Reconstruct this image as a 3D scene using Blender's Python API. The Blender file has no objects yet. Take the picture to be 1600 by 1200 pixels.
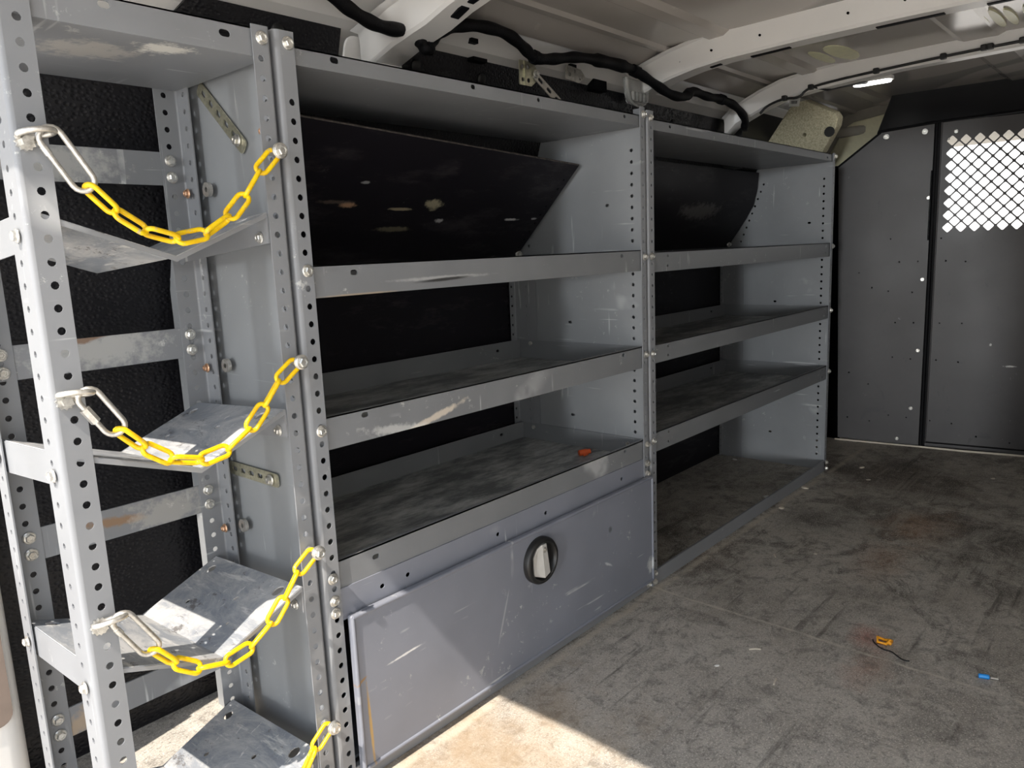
import bpy, bmesh, math, random
from mathutils import Vector as V, Matrix
from mathutils.geometry import delaunay_2d_cdt
random.seed(7)
PI = math.pi
SC = bpy.context.scene

# ------------------------------------------------------------------ camera
cam_d = bpy.data.cameras.new('camera'); cam = bpy.data.objects.new('camera', cam_d)
SC.collection.objects.link(cam); SC.camera = cam
M3 = Matrix(((0.65981709, 0.15561724, -0.73513583), (-0.75027132, 0.08221464, -0.65599825), (-0.04164571, 0.98439018, 0.17100178)))
cam.matrix_world = Matrix.Translation((-0.6204, -0.94, 0.8394)) @ M3.to_4x4()
cam_d.sensor_width = 36; cam_d.lens = 1181 / 1600 * 36; cam_d.clip_start = 0.02

# ------------------------------------------------------------------ light
SC.view_settings.view_transform = 'Standard'; SC.view_settings.look = 'None'
SC.view_settings.exposure = 0.3; SC.view_settings.gamma = 1.0
w = bpy.data.worlds.new('sky'); SC.world = w; w.use_nodes = True
wn = w.node_tree.nodes; wl = w.node_tree.links; wn.clear()
wo = wn.new('ShaderNodeOutputWorld'); bg = wn.new('ShaderNodeBackground')
tc = wn.new('ShaderNodeTexCoord'); sx = wn.new('ShaderNodeSeparateXYZ'); cr = wn.new('ShaderNodeValToRGB')
wl.new(tc.outputs['Generated'], sx.inputs[0]); wl.new(sx.outputs['Z'], cr.inputs[0]); wl.new(cr.outputs[0], bg.inputs[0]); wl.new(bg.outputs[0], wo.inputs[0])
cr.color_ramp.elements[0].position = 0.0; cr.color_ramp.elements[0].color = (1.0, 0.98, 0.95, 1)
cr.color_ramp.elements[1].position = 0.7; cr.color_ramp.elements[1].color = (0.60, 0.70, 0.86, 1)
e = cr.color_ramp.elements.new(0.2); e.color = (0.90, 0.94, 0.98, 1)
bg.inputs[1].default_value = 1.9

def sun(name, d, strength, angle, col):
    s = bpy.data.lights.new(name, 'SUN'); s.energy = strength; s.angle = angle; s.color = col
    o = bpy.data.objects.new(name, s); SC.collection.objects.link(o)
    o.rotation_euler = V(d).to_track_quat('-Z', 'Y').to_euler(); o.location = (-4, -2, 4)
sun('sun', (1, 0.20, -1.40), 6.6, math.radians(0.53), (1.0, 0.91, 0.80))
# sunlight thrown back into the van by a bright facade behind it
sun('reflected_sun', (1, 0.27, -0.02), 0.55, math.radians(3.0), (0.95, 0.98, 1.0))

# ------------------------------------------------------------------ node helper
class G:
    def __init__(s, name):
        s.m = bpy.data.materials.new(name); s.m.use_nodes = True
        s.n = s.m.node_tree.nodes; s.l = s.m.node_tree.links
        s.b = s.n['Principled BSDF']; s._p = None
    def put(s, sock, v):
        if hasattr(v, 'is_output') or isinstance(v, bpy.types.NodeSocket): s.l.new(v, sock)
        elif isinstance(v, (tuple, list)) and len(v) == 3 and sock.type == 'RGBA': sock.default_value = (*v, 1)
        else: sock.default_value = v
    def pos(s):
        if s._p is None: s._p = s.n.new('ShaderNodeNewGeometry').outputs['Position']
        return s._p
    def mapv(s, scale=(1, 1, 1), rot=(0, 0, 0), loc=(0, 0, 0)):
        a = s.n.new('ShaderNodeMapping'); s.l.new(s.pos(), a.inputs[0])
        a.inputs['Location'].default_value = loc; a.inputs['Rotation'].default_value = rot; a.inputs['Scale'].default_value = scale
        return a.outputs[0]
    def noise(s, scale, detail=4, rough=0.55, vec=None, dist=0):
        a = s.n.new('ShaderNodeTexNoise'); s.l.new(vec or s.pos(), a.inputs['Vector'])
        a.inputs['Scale'].default_value = scale; a.inputs['Detail'].default_value = detail
        a.inputs['Roughness'].default_value = rough; a.inputs['Distortion'].default_value = dist
        return a.outputs[0]
    def vor(s, scale, vec=None, feat='F1'):
        a = s.n.new('ShaderNodeTexVoronoi'); s.l.new(vec or s.pos(), a.inputs['Vector']); a.feature = feat
        a.inputs['Scale'].default_value = scale
        return a.outputs['Distance']
    def rng(s, v, a, b, c=0.0, d=1.0):
        r = s.n.new('ShaderNodeMapRange'); s.put(r.inputs[0], v)
        for i, x in enumerate((a, b, c, d)): r.inputs[i + 1].default_value = x
        return r.outputs[0]
    def mul(s, a, b, op='MULTIPLY'):
        r = s.n.new('ShaderNodeMath'); r.operation = op; s.put(r.inputs[0], a); s.put(r.inputs[1], b)
        return r.outputs[0]
    def mix(s, f, a, b, bt='MIX'):
        r = s.n.new('ShaderNodeMix'); r.data_type = 'RGBA'; r.blend_type = bt
        s.put(r.inputs[0], f); s.put(r.inputs[6], a); s.put(r.inputs[7], b)
        return r.outputs[2]
    def blob(s, c, r, rot=(0, 0, 0), hard=0.6, wob=0.5, wscale=30):
        """an elliptical patch at c with radii r, with a ragged edge"""
        a = s.n.new('ShaderNodeVectorMath'); a.operation = 'SUBTRACT'; s.l.new(s.pos(), a.inputs[0]); a.inputs[1].default_value = c
        q = s.n.new('ShaderNodeVectorRotate'); q.rotation_type = 'EULER_XYZ'; s.l.new(a.outputs[0], q.inputs[0]); q.inputs['Rotation'].default_value = rot
        d = s.n.new('ShaderNodeVectorMath'); d.operation = 'DIVIDE'; s.l.new(q.outputs[0], d.inputs[0]); d.inputs[1].default_value = r
        e = s.n.new('ShaderNodeVectorMath'); e.operation = 'LENGTH'; s.l.new(d.outputs[0], e.inputs[0])
        v = s.mul(e.outputs['Value'], s.mul(s.noise(wscale, 4, 0.7), wob * 2, 'MULTIPLY'), 'ADD')
        return s.rng(v, 1 + wob, 1 + wob - hard, 0, 1)
    def bump(s, h, strength=0.2, dist=0.002):
        r = s.n.new('ShaderNodeBump'); s.put(r.inputs['Height'], h); r.inputs['Strength'].default_value = strength
        r.inputs['Distance'].default_value = dist; s.l.new(r.outputs[0], s.b.inputs['Normal'])
    def done(s, col, rough=0.5, metal=0.0, spec=0.5):
        s.put(s.b.inputs['Base Color'], col); s.put(s.b.inputs['Roughness'], rough); s.put(s.b.inputs['Metallic'], metal)
        s.b.inputs['Specular IOR Level'].default_value = spec
        return s.m

def grey_paint(name, base, marks=(), amount=1.0, rough=0.42):
    g = G(name)
    var = g.noise(6, 3)
    c = g.mix(g.rng(var, 0.35, 0.7), tuple(x * 0.93 for x in base), tuple(x * 1.07 for x in base))
    # long thin scratches in several directions, gated by a larger noise
    for (rot, sc, gate) in (((0.3, 0.2, 0.5), (4, 4, 90), 5.0), ((1.1, 0.4, -0.6), (3, 90, 5), 7.0), ((0.5, 1.0, 0.2), (70, 4, 4), 6.0)):
        sn = g.noise(1.0, 2, 0.5, g.mapv(sc, rot))
        gt = g.noise(gate, 3, 0.6, g.mapv((1, 1, 1), (0, 0, 0), (gate, 2 * gate, 0)))
        f = g.mul(g.rng(sn, 0.655, 0.70), g.rng(gt, 0.54, 0.62))
        c = g.mix(g.mul(f, 0.5 * amount), c, (0.62, 0.63, 0.64))
    f = g.mul(g.rng(g.noise(45, 5, 0.8), 0.61, 0.67), g.rng(g.noise(4.3, 2), 0.53, 0.62))
    c = g.mix(g.mul(f, 0.5 * amount), c, (0.68, 0.68, 0.66))
    for (ce, r, rot, col, k, wob) in marks:
        c = g.mix(g.mul(g.blob(ce, r, rot, 0.5, wob, 60), k), c, col)
    g.bump(g.noise(900, 2), 0.06, 0.0005)
    return g.done(c, g.rng(var, 0.3, 0.7, rough - 0.05, rough + 0.08))

STEEL = (0.236, 0.245, 0.260)
WHT = (0.75, 0.75, 0.74); RUST = (0.20, 0.10, 0.045); DRK = (0.03, 0.03, 0.03)
m_paint = grey_paint('grey_powder_coat', STEEL)
m_panel = grey_paint('grey_powder_coat_panel', (0.266, 0.278, 0.290))
m_unit = grey_paint('grey_powder_coat_shelf', (0.20, 0.208, 0.220), marks=(
    ((0.277, 0, 0.803), (0.13, 0.02, 0.004), (0, 0.0, 0), WHT, 0.30, 0.6),
    ((0.277, 0, 0.800), (0.075, 0.02, 0.0035), (0, 0.03, 0), DRK, 0.95, 0.15),
    ((0.225, 0, 0.566), (0.10, 0.02, 0.007), (0, 0.22, 0), (0.70, 0.62, 0.52), 0.8, 0.9),
    ((0.16, 0, 0.563), (0.09, 0.02, 0.010), (0, -0.15, 0), WHT, 0.45, 1.0),
    ((0.10, 0, 0.787), (0.09, 0.02, 0.002), (0, 0, 0), (0.45, 0.33, 0.22), 0.6, 0.3)))
m_strap = grey_paint('grey_strap_scraped', STEEL, marks=(
    ((-0.22, .26, 0.99), (0.10, 0.04, 0.035), (0, 0, 0), (0.50, 0.50, 0.48), 0.7, 1.0),
    ((-0.19, .26, 0.725), (0.11, 0.04, 0.035), (0, 0, 0), (0.55, 0.55, 0.53), 0.6, 1.0),
    ((-0.20, .26, 0.742), (0.06, 0.04, 0.007), (0, 0.2, 0), RUST, 0.8, 0.7),
    ((-0.20, .26, 0.458), (0.055, 0.04, 0.010), (0, -0.1, 0), (0.30, 0.17, 0.08), 0.8, 0.8),
    ((-0.12, .26, 0.45), (0.07, 0.04, 0.03), (0, 0, 0), (0.5, 0.48, 0.44), 0.5, 1.2),
    ((-0.28, .26, 0.17), (0.05, 0.04, 0.02), (0, 0.6, 0), (0.42, 0.32, 0.22), 0.8, 0.9)), amount=1.4)
m_door = grey_paint('blue_grey_door_paint', (0.215, 0.228, 0.270), marks=(
    ((0.041, -0.014, 0.095), (0.0035, 0.02, 0.085), (0, 0.03, 0), (0.42, 0.27, 0.09), 0.9, 0.4),
    ((0.030, -0.014, 0.180), (0.014, 0.02, 0.003), (0, 0.4, 0), (0.30, 0.17, 0.06), 0.9, 0.4),
    ((0.12, -0.014, 0.186), (0.04, 0.02, 0.0025), (0, 0.05, 0), (0.85, 0.85, 0.84), 0.7, 0.6),
    ((0.73, -0.014, 0.215), (0.008, 0.02, 0.008), (0, 0.6, 0), (0.08, 0.08, 0.09), 0.8, 0.6),
    ((0.365, -0.014, 0.15), (0.003, 0.02, 0.06), (0, -0.35, 0), (0.5, 0.5, 0.52), 0.5, 0.4),
    ((0.72, -0.014, 0.135), (0.02, 0.02, 0.004), (0, -0.5, 0), (0.7, 0.72, 0.74), 0.6, 0.8),
    ((0.9, -0.014, 0.07), (0.02, 0.02, 0.02), (0, -0.5, 0), (0.72, 0.74, 0.72), 0.6, 1.2)), amount=1.3, rough=0.45)

def pan_mat():
    g = G('worn_shelf_surface')
    n = g.noise(6, 7, 0.75, g.mapv((1, 2.6, 1), (0, 0, 0.15)))
    c = g.mix(g.rng(n, 0.42, 0.62), (0.16, 0.168, 0.17), (0.56, 0.57, 0.56))
    c = g.mix(g.mul(g.rng(g.noise(14, 5, 0.8, g.mapv((1, 6, 1))), 0.6, 0.7), 0.5), c, (0.52, 0.49, 0.43))
    return g.done(c, g.rng(n, 0.3, 0.7, 0.35, 0.6))
m_pan = pan_mat()
def tray_mat():
    g = G('bare_scuffed_tray')
    n = g.noise(10, 7, 0.8, g.mapv((1.5, 0.6, 1)), 1.2)
    c = g.mix(g.rng(n, 0.42, 0.60), (0.24, 0.26, 0.29), (0.44, 0.44, 0.44))
    c = g.mix(g.mul(g.rng(g.noise(16, 6, 0.8, g.mapv((2, 1, 1))), 0.585, 0.63), 0.75), c, (0.09, 0.08, 0.075))
    c = g.mix(g.mul(g.rng(g.noise(1.0, 4, 0.7, g.mapv((60, 9, 9), (0, 0, 0.5))), 0.58, 0.66), 0.6), c, (0.70, 0.69, 0.66))
    c = g.mix(g.mul(g.rng(g.noise(30, 4, 0.8, g.mapv((1, 3, 1), (0, 0, 0.7))), 0.62, 0.68), 0.7), c, (0.72, 0.70, 0.66))
    return g.done(c, g.rng(n, 0.3, 0.7, 0.35, 0.5), 0.0)
m_tray = tray_mat()

def liner_mat():
    g = G('black_honeycomb_liner')
    v = g.vor(130, g.mapv((1, 1, 1.3)))
    g.bump(g.rng(v, 0.0, 0.6), 0.6, 0.002)
    c = g.mix(g.mul(g.rng(g.noise(12, 5, 0.8), 0.62, 0.72), 0.5), (0.010, 0.010, 0.0125), (0.05, 0.047, 0.045))
    return g.done(c, 0.4, 0, 0.35)
m_liner = liner_mat()
def black_board(name, marks=()):
    g = G(name)
    c = g.mix(g.mul(g.rng(g.noise(9, 5, 0.75, g.mapv((0.6, 1, 2.5))), 0.54, 0.68), 0.6), (0.008, 0.007, 0.010), (0.045, 0.040, 0.044))
    c = g.mix(g.mul(g.rng(g.noise(40, 6, 0.85, g.mapv((0.7, 1, 1.4))), 0.62, 0.68), g.rng(g.noise(4, 3), 0.48, 0.6, 0, 0.5)), c, (0.22, 0.20, 0.18))
    for (ce, r, col, k) in marks:
        c = g.mix(g.mul(g.blob(ce, r, (0, 0, 0), 0.5, 1.0, 50), k), c, col)
    return g.done(c, 0.5, 0, 0.22)
m_board = black_board('black_board', (((0.281, 0.265, 0.941), (0.022, 0.02, 0.006), (0.45, 0.27, 0.16), 0.95), ((0.246, 0.26, 0.946), (0.06, 0.03, 0.004), (0.2, 0.15, 0.12), 0.4), ((0.414, 0.27, 0.936), (0.035, 0.02, 0.003), (0.45, 0.38, 0.25), 0.7), ((0.5, 0.26, 0.946), (0.026, 0.03, 0.012), (0.42, 0.38, 0.26), 0.75), ((0.541, 0.291, 0.915), (0.014, 0.02, 0.005), (0.55, 0.55, 0.55), 0.8), ((0.771, 0.288, 0.918), (0.03, 0.02, 0.003), (0.6, 0.6, 0.6), 0.8), ((0.858, 0.286, 0.92), (0.012, 0.02, 0.003), (0.6, 0.6, 0.6), 0.8), ((0.42, 0.307, 0.898), (0.06, 0.03, 0.006), (0.2, 0.18, 0.12), 0.6), ((0.297, 0.226, 0.98), (0.014, 0.02, 0.003), (0.4, 0.4, 0.4), 0.6),
    ((1.75, 0.3, 0.95), (0.15, 0.1, 0.03), (0.25, 0.24, 0.23), 0.4)))

def body_mat(name, base, rough):
    g = G(name); n = g.noise(5, 4)
    c = g.mix(g.rng(n, 0.3, 0.7), tuple(x * 0.93 for x in base), base)
    return g.done(c, rough, 0, 0.5)
m_white = body_mat('white_body_paint', (0.84, 0.82, 0.79), 0.30)
m_roof = None
def roof_mat():
    g = G('grey_beige_roof_primer')
    n = g.noise(1.4, 1.5, 0.4, g.mapv((1, 1.2, 1)), 0.6)
    c = g.mix(g.rng(n, 0.49, 0.51), (0.46, 0.425, 0.39), (0.30, 0.28, 0.26))
    c = g.mix(g.mul(g.rng(g.noise(22, 4, 0.7), 0.66, 0.7), 0.3), c, (0.6, 0.57, 0.52))
    return g.done(c, 0.16, 0, 0.6)
m_roof = roof_mat()
m_partition = None
def part_mat():
    g = G('dark_grey_partition_paint')
    n = g.noise(3.0, 5, 0.6)
    c = g.mix(g.rng(n, 0.35, 0.65), (0.030, 0.027, 0.028), (0.050, 0.046, 0.046))
    c = g.mix(g.mul(g.rng(g.noise(11, 5, 0.75, g.mapv((1, 1, 0.8)), 1.0), 0.60, 0.68), 0.6), c, (0.022, 0.022, 0.024))
    c = g.mix(g.mul(g.mul(g.rng(g.noise(28, 5, 0.8), 0.66, 0.72), g.rng(g.noise(3.3, 2), 0.5, 0.6)), 0.6), c, (0.20, 0.20, 0.20))
    c = g.mix(g.mul(g.blob((2.72, -0.475, 0.34), (0.05, 0.022, 0.004), (0, 0, 0), 0.4, 0.8, 120), 0.9), c, (0.7, 0.7, 0.66))
    c = g.mix(g.mul(g.blob((2.71, -0.41, 0.42), (0.05, 0.004, 0.006), (0, 0, 0), 0.4, 0.8, 120), 0.9), c, (0.6, 0.6, 0.56))
    return g.done(c, g.rng(n, 0.3, 0.7, 0.38, 0.5))
m_partition = part_mat()
def simple(name, col, rough=0.5, metal=0.0, spec=0.5, nz=0.06, sc=40):
    g = G(name); n = g.noise(sc, 3)
    c = g.mix(g.rng(n, 0.3, 0.7), tuple(max(0, x * (1 - nz)) for x in col), tuple(min(1, x * (1 + nz)) for x in col))
    return g.done(c, rough, metal, spec)
m_blackgloss = simple('gloss_black_header', (0.002, 0.002, 0.003), 0.25, 0, 0.10)
m_black = simple('black_plastic', (0.012, 0.012, 0.012), 0.45)
m_gasket = simple('black_rubber_gasket', (0.004, 0.004, 0.005), 0.6, 0, 0.15)
def zinc_mat(name, c0, c1, r):
    g = G(name); n = g.noise(160, 4, 0.7)
    return g.done(g.mix(g.rng(n, 0.35, 0.65), c0, c1), r, 0.85)
m_zinc = zinc_mat('zinc_plated_steel', (0.52, 0.51, 0.48), (0.82, 0.81, 0.77), 0.28)
m_yzinc = zinc_mat('yellow_zinc_bracket', (0.52, 0.50, 0.36), (0.72, 0.70, 0.55), 0.35)
m_copper = zinc_mat('coppery_nut', (0.55, 0.33, 0.2), (0.75, 0.5, 0.35), 0.4)
m_silver = simple('satin_silver', (0.62, 0.61, 0.58), 0.3, 0.3)
m_galv = zinc_mat('galvanised_hook_steel', (0.50, 0.48, 0.44), (0.72, 0.70, 0.66), 0.38)
def yellow_mat():
    g = G('yellow_chain_coating'); n = g.noise(60, 4, 0.75)
    c = g.mix(g.rng(n, 0.3, 0.6), (0.80, 0.44, 0.0), (0.92, 0.64, 0.003))
    f = g.rng(g.noise(110, 4, 0.8), 0.60, 0.66)
    c = g.mix(g.mul(f, 0.75), c, (0.45, 0.40, 0.30))
    return g.done(c, 0.38)
m_yellow = yellow_mat()
def foam_mat():
    g = G('cream_foam'); n = g.noise(160, 5, 0.85)
    g.bump(n, 0.6, 0.004)
    return g.done(g.mix(g.rng(n, 0.35, 0.6), (0.30, 0.27, 0.17), (0.62, 0.58, 0.42)), 0.85)
m_foam = foam_mat()
m_cream = simple('cream_trim', (0.72, 0.68, 0.48), 0.4)
m_reflection = simple('pale_yellow_reflection', (0.95, 0.93, 0.62), 0.35)  # bright tone of the roof reflections, put into a colour
m_taupe = simple('taupe_headlining', (0.30, 0.28, 0.24), 0.8)
m_tan = simple('tan_patch', (0.45, 0.33, 0.14), 0.6)
m_brown = simple('brown_tape_recess', (0.22, 0.17, 0.14), 0.5)
m_label = simple('white_label_paper', (0.75, 0.75, 0.72), 0.6)
m_orange = simple('orange_plastic', (0.80, 0.13, 0.03), 0.4)
m_amber = simple('amber_plastic', (0.85, 0.36, 0.02), 0.35)
m_blue = simple('blue_plastic', (0.02, 0.28, 0.75), 0.35)
m_chip = simple('pale_wood_chip', (0.62, 0.56, 0.47), 0.7)
m_tape = G('black_cloth_tape'); m_tape.bump(m_tape.noise(220, 3), 0.5, 0.002); m_tape = m_tape.done((0.004, 0.004, 0.005), 0.6, 0, 0.2)
def glassish():
    g = G('clear_plastic'); g.b.inputs['Transmission Weight'].default_value = 0.75; g.b.inputs['IOR'].default_value = 1.45
    return g.done(g.mix(g.rng(g.noise(30), 0.3, 0.7), (0.75, 0.75, 0.72), (0.9, 0.9, 0.88)), 0.18)
m_clear = glassish()
def led():
    g = G('lit_lamp_lens'); g.put(g.b.inputs['Emission Color'], (1, 0.98, 0.92)); g.b.inputs['Emission Strength'].default_value = 9
    return g.done((0.8, 0.8, 0.8), 0.4)
m_led = led()

def floor_mat():
    g = G('worn_rubber_mat')
    n1 = g.noise(2.1, 7, 0.62, None, 0.6); n2 = g.noise(7, 7, 0.7, g.mapv((1, 1.6, 1), (0, 0, 0.5)), 0.8); n3 = g.noise(260, 3, 0.7)
    c = g.mix(g.rng(n1, 0.40, 0.60), (0.115, 0.102, 0.090), (0.52, 0.485, 0.43))
    c = g.mix(g.rng(n2, 0.44, 0.60, 0, 0.75), c, (0.56, 0.53, 0.48))
    c = g.mix(g.rng(g.noise(4.5, 6, 0.75, g.mapv((1, 1, 1), (0, 0, 0), (3, 7, 0)), 1.2), 0.53, 0.61, 0, 0.75), c, (0.09, 0.080, 0.070))
    # paler towards the doors
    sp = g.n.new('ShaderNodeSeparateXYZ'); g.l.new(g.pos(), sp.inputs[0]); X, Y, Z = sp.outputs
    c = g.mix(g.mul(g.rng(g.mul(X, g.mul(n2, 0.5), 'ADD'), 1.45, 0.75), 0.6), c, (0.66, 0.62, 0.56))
    for (ce, r, col, k) in (((1.42, -0.40, 0), (0.20, 0.09, 1), (0.42, 0.22, 0.12), 0.4), ((1.72, -0.42, 0), (0.22, 0.13, 1), (0.42, 0.23, 0.12), 0.55),
                            ((0.98, -0.50, 0), (0.07, 0.05, 1), (0.55, 0.20, 0.15), 0.6), ((0.85, -0.53, 0), (0.10, 0.05, 1), (0.52, 0.28, 0.20), 0.5),
                            ((1.20, -0.02, 0), (0.16, 0.07, 1), (0.24, 0.14, 0.08), 0.3), 
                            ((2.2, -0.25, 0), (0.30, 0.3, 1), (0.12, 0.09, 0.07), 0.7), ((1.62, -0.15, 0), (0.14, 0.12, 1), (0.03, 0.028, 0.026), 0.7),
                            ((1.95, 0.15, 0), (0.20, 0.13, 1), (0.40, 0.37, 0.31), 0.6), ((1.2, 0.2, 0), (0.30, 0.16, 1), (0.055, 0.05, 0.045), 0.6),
                            ((0.72, -0.05, 0), (0.20, 0.06, 1), (0.36, 0.34, 0.30), 0.55)):
        c = g.mix(g.mul(g.blob(ce, r, (0, 0, 0), 0.9, 0.9, 9), k), c, col)
    wob = g.mul(g.rng(g.noise(7, 3), 0, 1, -0.012, 0.012), 1.0)
    def seam(ax, v, wd, lim=None, k=0.55, slope=0.0):
        q = g.mul(g.mul(ax, wob, 'ADD'), -v, 'ADD')
        if slope: q = g.mul(q, g.mul(Y, slope), 'ADD')
        f = g.rng(g.mul(q, 0, 'ABSOLUTE') if False else absn(q), wd, wd * 0.3)
        f = g.mul(f, g.rng(g.noise(14, 4, 0.8), 0.35, 0.55))
        return g.mul(f, k)
    def absn(q):
        r = g.n.new('ShaderNodeMath'); r.operation = 'ABSOLUTE'; g.l.new(q, r.inputs[0]); return r.outputs[0]
    # cracks
    cr_ = g.vor(5.5, g.mapv((1, 1, 1)), 'DISTANCE_TO_EDGE')
    c = g.mix(g.mul(g.mul(g.rng(cr_, 0.012, 0.0), g.rng(g.noise(3.7, 3), 0.5, 0.62)), 0.5), c, (0.48, 0.44, 0.38))
    # grain
    c = g.mix(g.rng(n3, 0.25, 0.75, 0.0, 0.35), c, (0.12, 0.105, 0.09), 'MIX')
    c = g.mix(g.rng(g.noise(330, 2), 0.56, 0.64, 0, 0.7), c, (0.80, 0.75, 0.67))
    c = g.mix(g.rng(g.noise(150, 4, 0.7), 0.54, 0.64, 0, 0.45), c, (0.05, 0.045, 0.04))
    c = g.mix(g.rng(g.noise(26, 6, 0.8, None, 0.6), 0.50, 0.62, 0, 0.5), c, (0.10, 0.09, 0.08))
    c = g.mix(g.rng(g.noise(18, 6, 0.8, g.mapv((1, 1, 1), (0, 0, 0), (5, 5, 0)), 0.8), 0.56, 0.66, 0, 0.5), c, (0.62, 0.59, 0.53))
    # long drag marks
    c = g.mix(g.mul(g.rng(g.noise(1.0, 3, 0.6, g.mapv((3, 45, 1), (0, 0, 0.5))), 0.56, 0.68), g.rng(g.noise(3.1, 3), 0.45, 0.6, 0, 0.6)), c, (0.42, 0.38, 0.33))
    c = g.mix(g.mul(g.rng(g.noise(1.0, 3, 0.6, g.mapv((2.5, 40, 1), (0, 0, -0.35))), 0.58, 0.68), g.rng(g.noise(2.6, 3), 0.48, 0.6, 0, 0.6)), c, (0.035, 0.03, 0.026))
    c = g.mix(g.rng(g.noise(70, 3, 0.6), 0.73, 0.76, 0, 0.8), c, (0.66, 0.60, 0.50))
    c = g.mix(g.mul(g.blob((0.15, -0.12, 0), (0.34, 0.30, 1), (0, 0, 0), 0.9, 0.9, 9), 0.75), c, (0.34, 0.245, 0.15))  # tan of the sunlit floor patch, painted into the mat colour
    c = g.mix(seam(X, 0.925, 0.006, k=0.8, slope=-0.03), c, (0.62, 0.58, 0.50))
    c = g.mix(seam(X, 1.46, 0.005, slope=0.12), c, (0.42, 0.38, 0.32))
    c = g.mix(seam(X, 2.1, 0.005, slope=0.1), c, (0.36, 0.32, 0.27))
    c = g.mix(seam(Y, -0.022, 0.014, k=0.6), c, (0.60, 0.54, 0.44))
    g.bump(g.mul(n3, g.mul(n1, 3), 'ADD'), 0.35, 0.003)
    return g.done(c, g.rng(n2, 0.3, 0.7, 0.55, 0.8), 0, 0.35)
m_floor = floor_mat()

# ------------------------------------------------------------------ mesh helpers
def mesh_from(name, verts, faces):
    me = bpy.data.meshes.new(name); me.from_pydata([tuple(v) for v in verts], [], faces); me.update(); return me
class MB:
    def __init__(s): s.v = []; s.f = []
    def add(s, vs, fs):
        k = len(s.v); s.v += [V(v) for v in vs]; s.f += [[i + k for i in f] for f in fs]; return s
    def box(s, a, b, rot=None, c=None):
        x0, y0, z0 = a; x1, y1, z1 = b
        vs = [V(p) for p in ((x0, y0, z0), (x1, y0, z0), (x1, y1, z0), (x0, y1, z0), (x0, y0, z1), (x1, y0, z1), (x1, y1, z1), (x0, y1, z1))]
        if rot is not None:
            c = V(c) if c is not None else (V(a) + V(b)) / 2
            vs = [rot @ (p - c) + c for p in vs]
        return s.add(vs, [[0, 3, 2, 1], [4, 5, 6, 7], [0, 1, 5, 4], [1, 2, 6, 5], [2, 3, 7, 6], [3, 0, 4, 7]])
    def tube(s, pts, r, n=10, closed=False, caps=True, rf=None):
        pts = [V(p) for p in pts]; N = len(pts); rings = []
        up = None
        for i, p in enumerate(pts):
            a = pts[(i - 1) % N] if (closed or i > 0) else pts[i]; b = pts[(i + 1) % N] if (closed or i < N - 1) else pts[i]
            t = (b - a).normalized()
            if up is None:
                up = t.orthogonal().normalized()
            up = (up - t * up.dot(t)).normalized(); sd = t.cross(up)
            rr = r if rf is None else r * rf(i / max(1, N - 1))
            rings.append([p + (up * math.cos(2 * PI * k / n) + sd * math.sin(2 * PI * k / n)) * rr for k in range(n)])
        vs = [q for ring in rings for q in ring]; fs = []
        for i in range(N if closed else N - 1):
            j = (i + 1) % N
            for k in range(n): fs.append([i * n + k, i * n + (k + 1) % n, j * n + (k + 1) % n, j * n + k])
        if not closed and caps: fs.append(list(range(n))[::-1]); fs.append([(N - 1) * n + k for k in range(n)])
        return s.add(vs, fs)
    def lathe(s, prof, origin, axis, n=20):
        """prof: (radius, height along axis)"""
        ax = V(axis).normalized(); u = ax.orthogonal().normalized(); w_ = ax.cross(u); o = V(origin); vs = []; fs = []
        for (r, h) in prof:
            for k in range(n): vs.append(o + ax * h + (u * math.cos(2 * PI * k / n) + w_ * math.sin(2 * PI * k / n)) * r)
        for i in range(len(prof) - 1):
            for k in range(n): fs.append([i * n + k, i * n + (k + 1) % n, (i + 1) * n + (k + 1) % n, (i + 1) * n + k])
        if prof[0][0] > 1e-6: fs.append(list(range(n))[::-1])
        if prof[-1][0] > 1e-6: fs.append([(len(prof) - 1) * n + k for k in range(n)])
        return s.add(vs, fs)
    def sheet(s, outline, holes, fn, th, lines=()):
        """2D plate (s,t) with holes, mapped to space by fn -> (point, normal), given a thickness"""
        v2 = [V(p) for p in outline]; faces = [list(range(len(v2)))]
        for h in holes:
            k = len(v2); v2 += [V(p) for p in h]; faces.append(list(range(k, len(v2))))
        edges = []
        for (a, b) in lines: edges.append((len(v2), len(v2) + 1)); v2 += [V(a), V(b)]
        r = delaunay_2d_cdt(v2, edges, faces, 5, 1e-7)
        P, F = r[0], r[2]; F = [list(f) for f in F]
        top = []; bot = []
        for p in P:
            q, nn = fn(p.x, p.y); top.append(q + nn * th / 2); bot.append(q - nn * th / 2)
        n = len(P); cnt = {}
        for f in F:
            for i in range(len(f)):
                a, b = f[i], f[(i + 1) % len(f)]; cnt[(a, b)] = 1
        fs = [f for f in F] + [[i + n for i in reversed(f)] for f in F]
        for (a, b) in cnt:
            if (b, a) not in cnt: fs.append([b, a, a + n, b + n])
        return s.add(top + bot, fs)

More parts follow.
